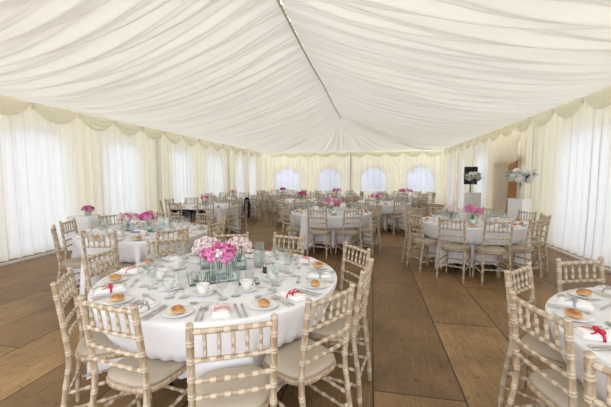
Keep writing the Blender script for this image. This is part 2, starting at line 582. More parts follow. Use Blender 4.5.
# gathered lining curtains, one per bay
cn1, cn2 = vnoise(21), vnoise(22)
def curtain_off(s, v):
    a = s / .23 + 1.5 * cn1(s * 1.1)
    b = s / .095 + 1.3 * cn2(s * 2.3)
    return (.042 * math.sin(2 * PI * a) * (.55 + .45 * v) + .017 * math.sin(2 * PI * b) * (1 - .35 * v)
            + .012 * math.sin(s * 3 + v * 2))
def curtain(to3, s0, s1, h, label, group, mat='curtain'):
    mb = MB()
    n = int((s1 - s0) / .012)
    def fn(i, j):
        s = s0 + (s1 - s0) * i
        z = h - (h - .045) * j
        ph = 2 * PI * (s / .23 + 1.5 * cn1(s * 1.1))
        tap = min(1, (s - s0) / .1, (s1 - s) / .1)
        return to3(s + (.010 + .022 * cn2(s * .9)) * tap * (.5 + .5 * min(1, j * 3)) * math.sin(2 * ph), z, curtain_off(s, j) + .02 * sstep((j - .7) / .3))
    mb.grid(fn, n, 10)
    o = mb.build('lining_curtain', M[mat])
    tag(o, label, 'curtain', group)
toL = lambda s, z, d: (XL + d, s, z)
toR = lambda s, z, d: (XR - d, s, z)
toE = lambda s, z, d: (s, YE - d, z)
g = 'cream lining curtains'
curtain(toL, Y0, 3.999, EL, 'long sheer cream curtain beside the camera on the long wall', g)
curtain(toL, 4.001, 8.999, EL, 'sheer cream curtain lit by two tall windows behind the silver flower bucket', g)
curtain(toL, 9.001, 13.999, EL, 'sheer cream curtain behind the table with black jacket', g)
curtain(toL, 14.001, YE + .02, EL, 'farthest sheer curtain of the long wall, meeting the arched-window wall', g)
curtain(toE, XL + .055, -1.201, EE, 'pleated curtain over the first two arched windows of the end wall', g, 'curtain_end')
curtain(toE, -1.199, XR - .055, EE, 'pleated curtain over the last two arched windows, beyond the speaker', g, 'curtain_end')
curtain(toR, Y0, 3.999, ER, 'sheer cream curtain beside the camera on the speaker wall', g)
curtain(toR, 4.001, 9.83, ER, 'bright sheer cream curtain glowing beside the white plinth', g)
curtain(toR, 11.80, 14.499, ER, 'sheer cream curtain glowing behind the black loudspeaker', g)
curtain(toR, 14.501, YE + .02, ER, 'cream curtain in the far corner between speaker and arched windows', g)
# the tied-back drape of the doorway
mb = MB()
def drape(i, j):
    v = j
    near = 9.84 - .44 * sstep((v - .06) / .1) + .70 * sstep((v - .33) / .06) + .20 * max(0, v - .42)
    far = 11.78
    s = far + (near - far) * i
    z = 2.90 - (2.90 - .05) * v - .0 * i
    dip = .05 * (i ** 2) * math.sin(PI * min(1, v / .4))
    off = (.028 * math.sin(2 * PI * (i * 9 + .4 * math.sin(v * 3))) + .05 * math.sin(PI * min(1, v / .5)) * i + .012 * math.sin(i * 61))
    return (XR - .03 - off - .11 * sstep((v - .10) / .08), s, z - dip)
mb.grid(drape, 150, 40)
o = mb.build('door_drape', M['door_drape'])
tag(o, 'cream drape pulled aside and swept back from the wooden doorway', 'curtain')
# wooden door behind
mb = MB()
xd = XR + .14
mb.box((xd, 10.5, 1.0), (.05, 1.7, 2.0))
do = structure(mb.build('door_1', M['doorwood'], smooth=False))
mb = MB()
for y in (9.72, 10.36, 11.3): mb.box((xd - .02, y, 1.0), (.06, .09, 2.0))
mb.box((xd - .02, 10.5, 2.04), (.06, 1.7, .1))
mb.build('door_frame', M['doorwood'], do, smooth=False)
mb = MB()
for y in (10.04, 10.85):
    for z, hh in ((.5, .7), (1.4, .8)): mb.box((xd - .030, y, z), (.012, .36, hh))
mb.build('door_panel', M['doorwood'], do, smooth=False)

# swag valances, one metre scallops
sn = vnoise(33)
def swag_mesh(L, depth, seed):
    """local: s along x (0..L), y = out from the wall, z = down from 0"""
    mb = MB()
    sd = seed * 13.7
    def fn(i, j):
        c = 4 * i * (1 - i)
        v = j
        drop = .035 + (depth - .035) * (c ** .75)
        z = -drop * v
        pl = saw(v * 4.2 + .25 * math.sin(i * PI) + sn(sd + v * 2), .62)
        out = .035 + .055 * math.sin(PI * v ** .8) * (.35 + .65 * c) + .020 * pl * (.4 + .6 * c)
        out *= .65 + .35 * c
        if v > .93: out -= .03 * (v - .93) / .07
        return (i * L, out, z - .012 * pl * c)
    mb.grid(fn, 22, 26)
    # gathered rosette at the tie point
    mb.tube([(0, .04, .01), (0, .062, -.03), (0, .055, -.10), (0, .03, -.15)], [.012, .030, .026, .008], 8)
    return mb
SW = [swag_mesh(1.0, .33, k).mesh('swag', M['swag']) for k in range(3)]
SE = [swag_mesh(.94, .30, k + 5).mesh('swag', M['swag']) for k in range(3)]
def valance(name, label, frames, meshes):
    v = thing(name, frames[0][0])
    tag(v, label, 'valance', 'swagged valances')
    for k, (p, rz, sx) in enumerate(frames):
        o = link('swag', meshes[k % 3], v)
        q = Vector(p) - Vector(frames[0][0])
        o.location = q
        o.rotation_euler = (0, 0, rz)
        o.scale = (sx, 1, 1)
# the left wall looks towards +X: local x along -Y
valance('swag_valance', 'cream swagged valance along the top of the long wall',
        [((XL + .085, .17 + 1.0 * k + 1.0, EL + .01), -PI / 2, 1) for k in range(-1, 18)], SW)
valance('swag_valance', 'cream swagged valance along the top of the speaker wall',
        [((XR - .085, -.02 + 1.0 * k, ER + .02 if k > 0 else ER + .02), PI / 2, 1) for k in range(-1, 19)], SW)
valance('swag_valance', 'cream swagged valance above the arched windows',
        [((XL + .12 + .975 * (k + 1), YE - .085, EE + .0), PI, 1.03) for k in range(10)], SE)

# ------------------------------------------------------------------ chairs
def turned(p0, p1, r, pitch, phase=.5, n=7, ring=.15, mid=None):
    """bamboo-turned rod: point list and radii with pairs of rings"""
    p0, p1 = Vector(p0), Vector(p1)
    L = (p1 - p0).length
    ts = [0.0, 1.0]; rs = {0.0: r * .92, 1.0: r * .92}
    k = phase * pitch
    while k < L - .012:
        t = k / L; w = .008 / L
        for dt, f in ((-w * 1.5, 1.0), (-w, 1 + ring), (-w * .15, 1 + ring * .6), (w * .15, 1 + ring * .6), (w, 1 + ring), (w * 1.5, 1.0)):
            q = min(.999, max(.001, t + dt))
            rs[q] = r * f
        k += pitch
    key = sorted(rs)
    pts = []
    for t in key:
        if mid is None: p = p0.lerp(p1, t)
        else:
            m = Vector(mid)
            p = p0 * (1 - t) ** 2 + m * 2 * t * (1 - t) + p1 * t * t
        pts.append(p)
    return pts, [rs[t] for t in key]

def post_pt(sx, z):
    """centre line of a rear post at height z (chair faces +Y)"""
    if z < .45:
        t = z / .45
        return Vector((sx * (.182 - .010 * t), -.225 + .050 * t - .010 * math.sin(PI * t), z))
    t = (z - .45) / .47
    return Vector((sx * (.172 - .002 * t), -.175 - .055 * t ** 1.3, z))

def seat_outline(grow=0.0, n=40):
    pts = []
    for k in range(n):
        a = 2 * PI * k / n
        c, s_ = math.cos(a), math.sin(a)
        e = .62
        x = math.copysign(abs(c) ** e, c); y = math.copysign(abs(s_) ** e, s_)
        hw = (.172 + .020 * (y + 1) / 2)
        pts.append(((hw + grow) * x, .008 + (.178 + grow) * y))
    return pts

def make_chair():
    t = thing('banquet_chair')
    # seat frame, a rounded D with a lip
    mb = MB(); n = 40
    rings = [(-.012, .424), (0, .428), (.004, .440), (.004, .452), (-.006, .458)]
    vs = []
    for gr, z in rings: vs += [(x, y, z) for x, y in seat_outline(gr, n)]
    fs = []
    for j in range(len(rings) - 1):
        for k in range(n):
            k2 = (k + 1) % n
            fs.append((j * n + k, j * n + k2, (j + 1) * n + k2, (j + 1) * n + k))
    fs.append(tuple(range(n))[::-1]); fs.append(tuple((len(rings) - 1) * n + k for k in range(n)))
    mb.add(vs, fs)
    mb.build('seat_frame', M['wood'], t)
    # cushion
    mb = MB(); vs = []; fs = []
    rings = [(-.010, .4585), (-.004, .466), (-.004, .476), (-.012, .486), (-.045, .492), (-.10, .495)]
    for gr, z in rings: vs += [(x, y, z) for x, y in seat_outline(gr, n)]
    for j in range(len(rings) - 1):
        for k in range(n):
            k2 = (k + 1) % n
            fs.append((j * n + k, j * n + k2, (j + 1) * n + k2, (j + 1) * n + k))
    fs.append(tuple((len(rings) - 1) * n + k for k in range(n)))
    mb.add(vs, fs)
    mb.build('seat_cushion', M['cushion'], t)
    # rear posts
    for sx in (-1, 1):
        mb = MB(); pts = []; rad = []
        rs = {0.0: .0125, .01: .0135}
        z = .06
        r0 = .0158
        rings = [.085, .20, .315, .40, .505, .59, .672, .755, .835]
        for zc in rings:
            for dz, f in ((-.0125, 1), (-.009, 1.13), (-.003, 1.0), (.003, 1.0), (.009, 1.13), (.0125, 1)):
                rs[zc + dz] = r0 * f
        rs[.865] = r0; rs[.893] = r0; rs[.90] = r0 * .88; rs[.907] = r0 * 1.08; rs[.915] = r0 * 1.02; rs[.921] = r0 * .6; rs[.923] = .003
        for zz in sorted(rs): pts.append(post_pt(sx, zz)); rad.append(rs[zz])
        mb.tube(pts, rad, 9, hi=r0 * 1.04)
        mb.build('back_post', [M['wood'], M['chalk']], t)
    # rails
    def rail(name, z, r, pitch, bow):
        a, b = post_pt(-1, z), post_pt(1, z)
        m = (a + b) / 2 + Vector((0, -bow, 0))
        p, rd = turned(a, b, r, pitch, .5, mid=m)
        # fill in for the bow
        mb = MB(); mb.tube(p, rd, 7, hi=r * 1.05); mb.build(name, [M['wood_h'], M['chalk']], t)
    rail('top_rail', .882, .0125, .058, .016)
    for z in (.752, .655, .578): rail('back_rail', z, .0105, .058, .016)
    # spindles
    for k in range(5):
        x = -.114 + .057 * k
        sg = (1 - (x / .17) ** 2) * .008
        p0 = Vector((x, post_pt(1, .758).y - sg, .758)); p1 = Vector((x, post_pt(1, .876).y - sg, .876))
        p, rd = turned(p0, p1, .0078, .046, .55, ring=.28)
        mb = MB(); mb.tube(p, rd, 6, hi=.0078 * 1.08); mb.build('spindle', [M['wood'], M['chalk']], t)
    # front legs
    for sx in (-1, 1):
        p0 = Vector((sx * .160, .150, .426)); p1 = Vector((sx * .172, .172, 0))
        p, rd = turned(p0, p1, .0150, .108, .6)
        for i in range(len(rd)):
            tt = i / (len(rd) - 1); rd[i] *= 1 - .15 * tt
        mb = MB(); mb.tube(p, rd, 8, hi=.0148); mb.build('front_leg', [M['wood'], M['chalk']], t)
    def stretcher(a, b):
        p, rd = turned(a, b, .0092, .07, .6, ring=.3)
        mb = MB(); mb.tube(p, rd, 6, hi=.0098); mb.build('stretcher', [M['wood_h'], M['chalk']], t)
    fl = lambda sx, z: Vector((sx * (.160 + .012 * (.426 - z) / .426), .150 + .022 * (.426 - z) / .426, z))
    for sx in (-1, 1):
        stretcher(fl(sx, .30), post_pt(sx, .27)); stretcher(fl(sx, .19), post_pt(sx, .17))
    stretcher(fl(-1, .245), fl(1, .245)); stretcher(post_pt(-1, .22), post_pt(1, .22))
    return t
CHAIR0 = make_chair()
chair_used = [False]
def place_chair(x, y, rz, label, group):
    if not chair_used[0]:
        chair_used[0] = True
        o = CHAIR0; o.location = (x, y, 0); o.rotation_euler = (0, 0, rz)
    else:
        o = dup(CHAIR0, (x, y, 0), rz)
    tag(o, label, 'chair', group)
    return o

# ------------------------------------------------------------------ tables
def seat_dist(theta, c, chairs):
    """distance along a ray from table centre to the nearest seat (padded), or None"""
    dx, dy = math.cos(theta), math.sin(theta)
    best = None
    for (x, y, rz) in chairs:
        ca, sa = math.cos(rz), math.sin(rz)
        P = []
        for lx, ly in ((-.20, -.27), (.20, -.27), (.206, .02), (.202, .14), (.17, .190), (.10, .204), (-.10, .204), (-.17, .190), (-.202, .14), (-.206, .02)):
            P.append((x + lx * ca - ly * sa - c[0], y + lx * sa + ly * ca - c[1]))
        for i in range(len(P)):
            (ax, ay), (bx, by) = P[i], P[(i + 1) % len(P)]
            ex, ey = bx - ax, by - ay
            den = dx * ey - dy * ex
            if abs(den) < 1e-9: continue
            tt = (ax * ey - ay * ex) / den
            uu = (ax * dy - ay * dx) / den
            if tt > 0 and 0 <= uu <= 1:
                if best is None or tt < best: best = tt
    return best

def tablecloth(c, R, chairs, seed, hem0=.07, ztop=.76, lift=None, n=240):
    """cloth that falls from the table edge, drapes over the seats pushed under it and hangs between them"""
    mb = MB()
    rnd = vnoise(seed)
    raw = []
    for k in range(n):
        d = seat_dist(2 * PI * k / n, c, chairs)
        raw.append(min(R + .02, d) if d else R + .02)
    low = [min(raw[(k + q) % n] for q in (-1, 0, 1)) for k in range(n)]
    rows = []
    def ringrow(r, z):
        rows.append([(r * math.cos(2 * PI * k / n), r * math.sin(2 * PI * k / n), z) for k in range(n)])
    ringrow(.25, ztop); ringrow(.55, ztop); ringrow(R - .03, ztop); ringrow(R - .006, ztop)
    ringrow(R + .001, ztop - .003)
    zt = ztop - .012; zs = .508
    path = [(1, f) for f in (0, .12, .3, .5, .75, 1)] + [(2, f) for f in (.35, .7, 1)] + [(3, f) for f in (.12, .3, .5, .7, .85, 1)]
    for seg, f in path:
        row = []
        for k in range(n):
            th = 2 * PI * k / n
            rip = math.sin(th * 26 + 5 * rnd(th * 2.5)) * .5 + .5
            rip2 = math.sin(th * 61 + 7 * rnd(th * 4.1)) * .5 + .5
            pushed = R - low[k] > .02
            r1 = max(low[k], R - .085 - .012 * rip2) if pushed else R + .012 + .016 * rip
            rin = low[k] if pushed else R + .016 + .022 * rip
            over = max(0.0, r1 - rin) if pushed else 0.0
            hem = hem0 + min(.30, over * .9) + .05 * rnd(th * 3 + 2)
            lz = None
            if lift:
                a0, a1, hz = lift
                dlt = (math.degrees(th) + 360) % 360
                mid = (a0 + a1) / 2; hw = (a1 - a0) / 2
                e = abs(dlt - mid)
                if e < hw: lz = hz - (hz - hem0) * max(0, (e - hw * .55) / (hw * .45)) ** 1.5
            zc = zs + (.005 * rip2 if pushed else 0)
            if seg == 1:
                z = zt - f * (zt - zc)
                r = R + .004 + (r1 - R - .004) * (f ** 1.3)
            elif seg == 2:
                z = zc - f * (.004 if pushed else .05)
                r = r1 + (rin - r1) * f
            else:
                z0 = zc - (.004 if pushed else .05)
                z = z0 - f * (z0 - hem)
                if pushed: r = rin - .024 * rip * f
                else: r = rin + .040 * (rip * .7 + rip2 * .3) * f
            if lz is not None and z < lz:
                z = lz
                if lz > .53: r = max(r, R + .004)
            row.append((r * math.cos(th), r * math.sin(th), z))
        rows.append(row)
    b0 = len(mb.v); mb.v.append((0, 0, ztop))
    idx = []
    for row in rows:
        idx.append(list(range(len(mb.v), len(mb.v) + n))); mb.v += row
    for k in range(n): mb.face(b0, idx[0][k], idx[0][(k + 1) % n])
    for A, B in zip(idx, idx[1:]):
        for k in range(n):
            k2 = (k + 1) % n
            mb.face(A[k], B[k], B[k2], A[k2])
    return mb

ZT = .7615   # where things on a cloth stand

HOURS = {6: 'near side', 5: 'near side, speaker end', 4: 'speaker side, near end', 3: 'speaker side', 2: 'speaker side, far end',
         1: 'far side, speaker end', 0: 'far side', 11: 'far side, long-wall end', 10: 'long-wall side, far end', 9: 'long-wall side',
         8: 'long-wall side, near end', 7: 'near side, long-wall end'}
def phrase(angles):
    used = {}; out = []
    for a in angles:
        h = round(3 - a / 30) % 12
        assert h not in used, (angles, a, h)
        used[h] = 1
        out.append(HOURS[h])
    return out

# ---- crockery, glass and cutlery, one of each kind, copied for every setting
def lib(name, build):
    return build
def P_plate(r=.083):
    mb = MB()
    mb.lathe([(0, .003), (r * .55, .003), (r * .62, .0045), (r * .97, .0125), (r, .0135), (r * .985, .0150), (r * .63, .0075), (r * .55, .006), (0, .006)], 36)
    return mb.mesh('side_plate', M['plate'])
def P_saucer():
    r = .072; mb = MB()
    mb.lathe([(0, .002), (r * .5, .002), (r * .6, .004), (r, .0135), (r * .98, .0152), (r * .55, .006), (r * .4, .005), (0, .005)], 32)
    return mb.mesh('saucer', M['plate'])
def P_cup():
    mb = MB()
    mb.lathe([(0, .002), (.019, .0), (.021, .003), (.027, .012), (.036, .034), (.040, .058), (.0405, .060), (.038, .059), (.034, .034), (.025, .014), (0, .008)], 28)
    return mb.mesh('coffee_cup', M['plate'])
def P_handle():
    mb = MB()
    pts = [(.036 + .020 * math.sin(PI * t) + .0 * t, 0, .048 - .030 * t) for t in [i / 10 for i in range(11)]]
    mb.tube(pts, .0042, 6)
    return mb.mesh('cup_handle', M['plate'])
def P_wine(h=.165, rb=.033):
    mb = MB()
    s = h / .165
    mb.lathe([(0, .001), (.032, .001), (.033, .003), (.015, .006), (.0050, .012), (.0042, .04 * s), (.0050, .062 * s), (.014, .070 * s),
              (rb * .85, .088 * s), (rb, .112 * s), (rb * .97, .14 * s), (rb * .88, .165 * s), (rb * .84, .165 * s), (rb * .93, .14 * s), (rb * .95, .112 * s), (rb * .8, .090 * s), (.010, .074 * s), (0, .072 * s)], 24)
    return mb
def P_tumbler():
    mb = MB()
    mb.lathe([(0, .001), (.026, .001), (.028, .004), (.034, .10), (.0325, .10), (.026, .010), (0, .008)], 24)
    return mb.mesh('water_tumbler', M['glass'])
def P_knife():
    mb = MB()
    # handle then blade, along +Y, length .21
    hb = [(-.105, .0035), (-.100, .0062), (-.06, .0058), (-.02, .0046), (.0, .0042)]
    mb.tube([(0, y, .006) for y, r in hb], [r for y, r in hb], 8, flat=.62)
    # blade
    pr = [(0, -.004, .005), (.02, -.0055, .006), (.06, -.0065, .007), (.088, -.003, .0065), (.102, .003, .0045), (.106, .0045, .005)]
    vs = []
    for y, a, b in pr:
        vs += [(a, y, .0065), (b, y, .0065), (b, y, .0078), (a, y, .0072)]
    fs = []
    for i in range(len(pr) - 1):
        for k in range(4):
            k2 = (k + 1) % 4
            fs.append((i * 4 + k, i * 4 + k2, i * 4 + 4 + k2, i * 4 + 4 + k))
    fs.append((3, 2, 1, 0)); e = (len(pr) - 1) * 4; fs.append((e, e + 1, e + 2, e + 3))
    mb.add(vs, fs)
    return mb.mesh('table_knife', M['steel'])
def shank(mb):
    st = [(-.098, .0038, .0045), (-.092, .0066, .0048), (-.06, .0060, .006), (-.02, .0035, .010), (.02, .0030, .0125), (.040, .0034, .0105)]
    mb.tube([(0, y, z) for y, r, z in st], [r for y, r, z in st], 8, flat=.5)
def P_fork():
    mb = MB(); shank(mb)
    mb.tube([(0, .036, .0105), (0, .048, .0075), (0, .060, .006)], [.0040, .011, .0115], 8, flat=.22)
    for x in (-.009, -.003, .003, .009):
        mb.tube([(x, .058, .006), (x, .08, .0068), (x * .93, .098, .0105)], [.0019, .0017, .0011], 5)
    return mb.mesh('table_fork', M['steel'])
def P_spoon(L=1.0):
    mb = MB(); shank(mb)
    def f(u, v):
        a = 2 * PI * u; r = math.sin(v * PI / 2) if v > 0 else 0
        return (.0165 * r * math.cos(a), .066 + .027 * r * math.sin(a), .0045 + .0062 * r * r)
    mb.grid(f, 18, 5, True)
    def f2(u, v):
        a = 2 * PI * u; r = math.sin(v * PI / 2) if v > 0 else 0
        return (.0165 * r * math.cos(a), .066 + .027 * r * math.sin(a), .0030 + .0077 * r * r)
    mb.grid(f2, 18, 5, True)
    return mb.mesh('dessert_spoon', M['steel'])
def P_roll(seed):
    r = random.Random(seed); nz = vnoise(seed + 50); mb = MB()
    def f(u, v):
        a = 2 * PI * u; t = PI * v
        x = math.sin(t) * math.cos(a); y = math.sin(t) * math.sin(a); z = math.cos(t)
        k = 1 + .10 * (nz(a * 1.3 + 3) - .5) + .05 * (nz(t * 4 + a * 2) - .5)
        zz = z * .030 if z > 0 else z * .016
        groove = -.007 * math.exp(-((y - .12) / .13) ** 2) * max(0, z) ** .5
        return (x * .047 * k, y * .036 * k, .016 + zz + groove)
    mb.grid(f, 24, 14, True)
    return mb.mesh('bread_roll', M['bread'])
def P_napkin():
    mb = MB()
    # three folded layers, each a rounded slab, the top one a little short
    for i, (w, l, z0, z1, dx) in enumerate(((.098, .175, .0005, .008, 0), (.094, .168, .0082, .0165, .002), (.082, .150, .0167, .0245, -.003))):
        n = 24; vs = []; fs = []
        rings = [(-.004, z0), (0, z0 + .0015), (0, z1 - .0015), (-.004, z1)]
        def outl(g):
            o = []
            for k in range(n):
                a = 2 * PI * k / n; e = .28
                x = math.copysign(abs(math.cos(a)) ** e, math.cos(a)); y = math.copysign(abs(math.sin(a)) ** e, math.sin(a))
                o.append(((w / 2 + g) * x + dx, (l / 2 + g) * y))
            return o
        for g_, z in rings: vs += [(x, y, z + .0015 * math.sin(x * 60 + y * 35 + i)) for x, y in outl(g_)]
        for j in range(3):
            for k in range(n):
                k2 = (k + 1) % n
                fs.append((j * n + k, j * n + k2, (j + 1) * n + k2, (j + 1) * n + k))
        fs.append(tuple(range(n))[::-1]); fs.append(tuple(3 * n + k for k in range(n)))
        mb.add(vs, fs)
    return mb.mesh('folded_napkin', M['napkin'])
def P_ribbon(mat):
    mb = MB()
    # band round the napkin
    def strip(pts, w, ax):
        vs = []
        for p in pts:
            for s_ in (-1, 1):
                vs.append((p[0] + ax[0] * s_ * w / 2, p[1] + ax[1] * s_ * w / 2, p[2] + .0))
        for p in pts:
            for s_ in (-1, 1):
                vs.append((p[0] + ax[0] * s_ * w / 2, p[1] + ax[1] * s_ * w / 2, p[2] + .0012))
        n = len(pts); fs = []
        for i in range(n - 1):
            a = 2 * i; b = a + 1; c_ = a + 3; d = a + 2
            fs += [(a, b, c_, d), (2 * n + d, 2 * n + c_, 2 * n + b, 2 * n + a), (a, d, 2 * n + d, 2 * n + a), (b, 2 * n + b, 2 * n + c_, c_)]
        mb.add(vs, fs)
    strip([(-.0515, 0, .002), (-.0515, 0, .010), (-.046, 0, .0255), (0, 0, .0275), (.044, 0, .0255), (.0525, 0, .010), (.0525, 0, .002)], .013, (0, 1))
    # bow: two loops, two tails, knot
    for s_ in (-1, 1):
        loop = []
        for i in range(13):
            a = PI * 2 * i / 12
            loop.append((s_ * (.018 - .018 * math.cos(a)), .004 * s_ + .006 * math.sin(a) * .3, .034 + .010 * math.sin(a)))
        strip(loop, .013, (.25 * s_, .97))
        tail = [(0, 0, .031), (s_ * .015, -.014, .031), (s_ * .030, -.030, .0285), (s_ * .040, -.048, .0275)]
        strip(tail, .011, (.75, .5 * s_))
    mb.blob((0, 0, .032), (.007, .007, .005), 8, 6)
    return mb.mesh('ribbon_bow', mat)
def P_wineglass(): return P_wine().mesh('wine_glass', M['glass'])
def P_goblet(): return P_wine(.145, .038).mesh('water_goblet', M['glass'])

ME = dict(plate=P_plate(), saucer=P_saucer(), cup=P_cup(), handle=P_handle(), wine=P_wineglass(), goblet=P_goblet(), tumbler=P_tumbler(),
          knife=P_knife(), fork=P_fork(), spoon=P_spoon(), napkin=P_napkin())
ROLLS = [P_roll(k) for k in range(4)]
RIB = {'red': P_ribbon(M['red']), 'pale pink': P_ribbon(M['palepink']), 'silver grey': P_ribbon(M['greyrib'])}

def single(name, me, loc, rz, label, cat, group, scale=1.0):
    o = link(name, me, None, loc, rz)
    if scale != 1.0: o.scale = (scale,) * 3
    return tag(o, label, cat, group)

def setting(c, ang, R, level, where, tname, ribbon, rnd):
    """lay one place; ang in degrees seen from the table centre"""
    a = math.radians(ang)
    rx, ry = math.cos(a), math.sin(a)
    # diner's left is towards smaller angles; t>0 means to the diner's right (larger angle)
    def at(r, t, z=ZT):
        aa = a + t / r
        return (c[0] + r * math.cos(aa), c[1] + r * math.sin(aa), z), aa
    j = lambda s: rnd.uniform(-s, s)
    face = PI / 2   # local +Y points to the table centre
    def put(name, me, r, t, rzo, desc, cat, grp, z=ZT, s=1.0):
        p, aa = at(r + j(.006), t + j(.004), z)
        return single(name, me, p, aa + face + rzo, '%s at %s, %s' % (desc, tname, where), cat, grp % tname, s)
    k = R / .86
    pl = put('side_plate', ME['plate'], .745 * k, -.228, 0, 'white side plate', 'plate', 'side plates on %s')
    rp = pl.location
    o = single('bread_roll', rnd.choice(ROLLS), (rp.x, rp.y, ZT + .0068), rnd.uniform(0, 6.3), 'bread roll at %s, %s' % (tname, where), 'bread', 'bread rolls on %s' % tname, rnd.uniform(.84, .98))
    o = put('folded_napkin', ME['napkin'], .735 * k, 0, j(.25), '%s-ribboned napkin' % ribbon.replace(' ', '-'), 'napkin', 'napkins on %s')
    link('ribbon_bow', RIB[ribbon], o)['label'] = ribbon + ' ribbon bow'
    put('wine_glass', ME['wine'], .50 * k, .085, 0, 'wine glass', 'glass', 'wine glasses on %s')
    if level >= 2:
        put('water_goblet', ME['goblet'], .54 * k, .005, 0, 'short water goblet', 'glass', 'water goblets on %s')
        put('table_fork', ME['fork'], .745 * k, -.088, j(.06), 'inner fork', 'fork', 'forks on %s')
        put('table_knife', ME['knife'], .745 * k, .092, j(.06), 'inner knife', 'knife', 'knives on %s')
        s = put('saucer', ME['saucer'], .43 * k, -.115, 0, 'white saucer', 'saucer', 'saucers on %s')
        cu = single('coffee_cup', ME['cup'], (s.location.x, s.location.y, ZT + .0062), rnd.uniform(0, 6.3), 'white coffee cup at %s, %s' % (tname, where), 'cup', 'coffee cups on %s' % tname)
        link('cup_handle', ME['handle'], cu)
    if level >= 3:
        put('table_fork', ME['fork'], .75 * k, -.118, j(.06), 'outer fork', 'fork', 'forks on %s', s=.92)
        put('table_knife', ME['knife'], .75 * k, .122, j(.06), 'outer knife', 'knife', 'knives on %s', s=.95)
        put('dessert_spoon', ME['spoon'], .60 * k, -.10, PI / 2 + j(.2), 'dessert spoon', 'spoon', 'spoons on %s', s=.9)
        put('teaspoon', ME['spoon'], .43 * k, -.025, .5 + j(.3), 'teaspoon', 'spoon', 'teaspoons on %s', s=.62)

# ---- flowers
def floret_ball(seed, n, r, petal, cup=.35):
    rnd = random.Random(seed); mb = MB()
    for i in range(n):
        z = 1 - 2 * (i + .5) / n * .80
        a = i * 2.39996 + rnd.uniform(-.3, .3)
        q = math.sqrt(max(0, 1 - z * z))
        d = Vector((q * math.cos(a), q * math.sin(a), z))
        d.normalize()
        rr = r * rnd.uniform(.82, 1.06)
        p = d * rr
        t1 = d.orthogonal().normalized(); t2 = d.cross(t1)
        ph = rnd.uniform(0, 6.28)
        for k in range(5):
            an = ph + k * 2 * PI / 5
            u = t1 * math.cos(an) + t2 * math.sin(an); w = d.cross(u)
            L = petal * rnd.uniform(.8, 1.15)
            vs = [p - d * .004, p + u * L * .55 + w * L * .38 + d * L * cup * .5, p + u * L + d * L * cup, p + u * L * .55 - w * L * .38 + d * L * cup * .5]
            mb.add(vs, [(0, 1, 2, 3)])
    mb.blob((0, 0, 0), (r * .72,) * 3, 8, 6)
    return mb
def rose(seed, r):
    """a full round rose: overlapping cupped petals round a ball"""
    rnd = random.Random(seed); mb = MB()
    mb.blob((0, 0, 0), (.78 * r, .78 * r, .74 * r), 10, 7)
    for ring, (k, z0, z1, wid) in enumerate(((3, -.1, .98, .75), (5, -.45, .80, .72), (6, -.75, .42, .70))):
        for i in range(k):
            a0 = 2 * PI * i / k + ring * .5 + rnd.uniform(-.15, .15)
            lift = .80 + .12 * ring
            def f(u, v):
                a = a0 + (u - .5) * 2 * wid
                zz = z0 + (z1 - z0) * v - .16 * (2 * u - 1) ** 2 * v
                rad = math.sqrt(max(.02, 1 - min(.98, abs(zz)) ** 2)) * lift + .16 * v ** 3 * (.4 + .3 * ring)
                return (r * rad * math.cos(a), r * rad * math.sin(a), r * zz * .92)
            mb.grid(f, 5, 5)
    return mb
def leaf_mesh(L, W):
    mb = MB()
    def f(u, v):
        w = W * math.sin(PI * min(1, v * .97 + .03)) ** .8
        return ((u - .5) * w, v * L, .18 * L * math.sin(v * 2.4) - .12 * W * abs(u - .5) * 2)
    mb.grid(f, 4, 6)
    return mb
FL = {
    'pink': [floret_ball(k, 16, .036, .019).mesh('blossom', M['pink']) for k in range(3)],
    'blush': [floret_ball(k + 9, 16, .036, .018).mesh('blossom', M['blush']) for k in range(3)],
    'magenta': [floret_ball(k + 19, 14, .034, .018).mesh('blossom', M['magenta']) for k in range(2)],
    'rose': [rose(k, .062).mesh('blossom', M['white_petal']) for k in range(3)],
}
LEAF = leaf_mesh(.075, .034).mesh('leaf', M['leaf'])
BIGLEAF = leaf_mesh(.16, .085).mesh('leaf', M['leaf'])
def bouquet(loc, rx, rz, n, cols, seed, label, group, s=1.0, stem=.10, leaves=5, leafm=None, name='flower_bouquet'):
    """dome of blossom heads; loc is where the stems end, inside the vase"""
    rnd = random.Random(seed)
    if name == 'flower_bouquet':
        loc = (loc[0], loc[1], loc[2] + .042); stem -= .005
    t = thing(name, loc)
    tag(t, label, 'flowers', group)
    mb = MB()
    for i in range(6):
        a = i * 1.05
        mb.tube([(.010 * math.cos(a), .010 * math.sin(a), 0), (.02 * math.cos(a), .02 * math.sin(a), stem * .7), (rx * .45 * math.cos(a), rx * .45 * math.sin(a), stem + rz * .5)], .0028, 5)
    mb.build('stem', M['stem'], t)
    for i in range(n):
        f = (i + .5) / n
        z = 1 - f * (1.55 if name == 'rose_arrangement' else 1.12)
        q = math.sqrt(max(0, 1 - z * z)) if z > -.4 else .9
        a = i * 2.39996 + rnd.uniform(-.25, .25)
        col = cols[i % len(cols)] if isinstance(cols, list) else cols
        o = link('blossom', rnd.choice(FL[col]), t)
        d = Vector((q * math.cos(a), q * math.sin(a), z))
        o.location = (d.x * rx, d.y * rx, stem + rz * .55 + d.z * rz)
        o.rotation_mode = 'QUATERNION'
        o.rotation_quaternion = Vector((0, 0, 1)).rotation_difference(Vector((d.x, d.y, max(.15, d.z + .35))).normalized())
        o.scale = (s * rnd.uniform(.85, 1.15),) * 3
    for i in range(leaves):
        a = i * 2 * PI / max(1, leaves) + rnd.uniform(-.3, .3)
        o = link('leaf', leafm or LEAF, t)
        lr = .62 if leafm is None else rnd.uniform(.60, .95)
        o.location = (rx * lr * math.cos(a), rx * lr * math.sin(a), stem + rz * rnd.uniform(.0, .7 if leafm is None else 1.1))
        o.rotation_euler = (rnd.uniform(-.3, .5), 0, a - PI / 2)
    return t
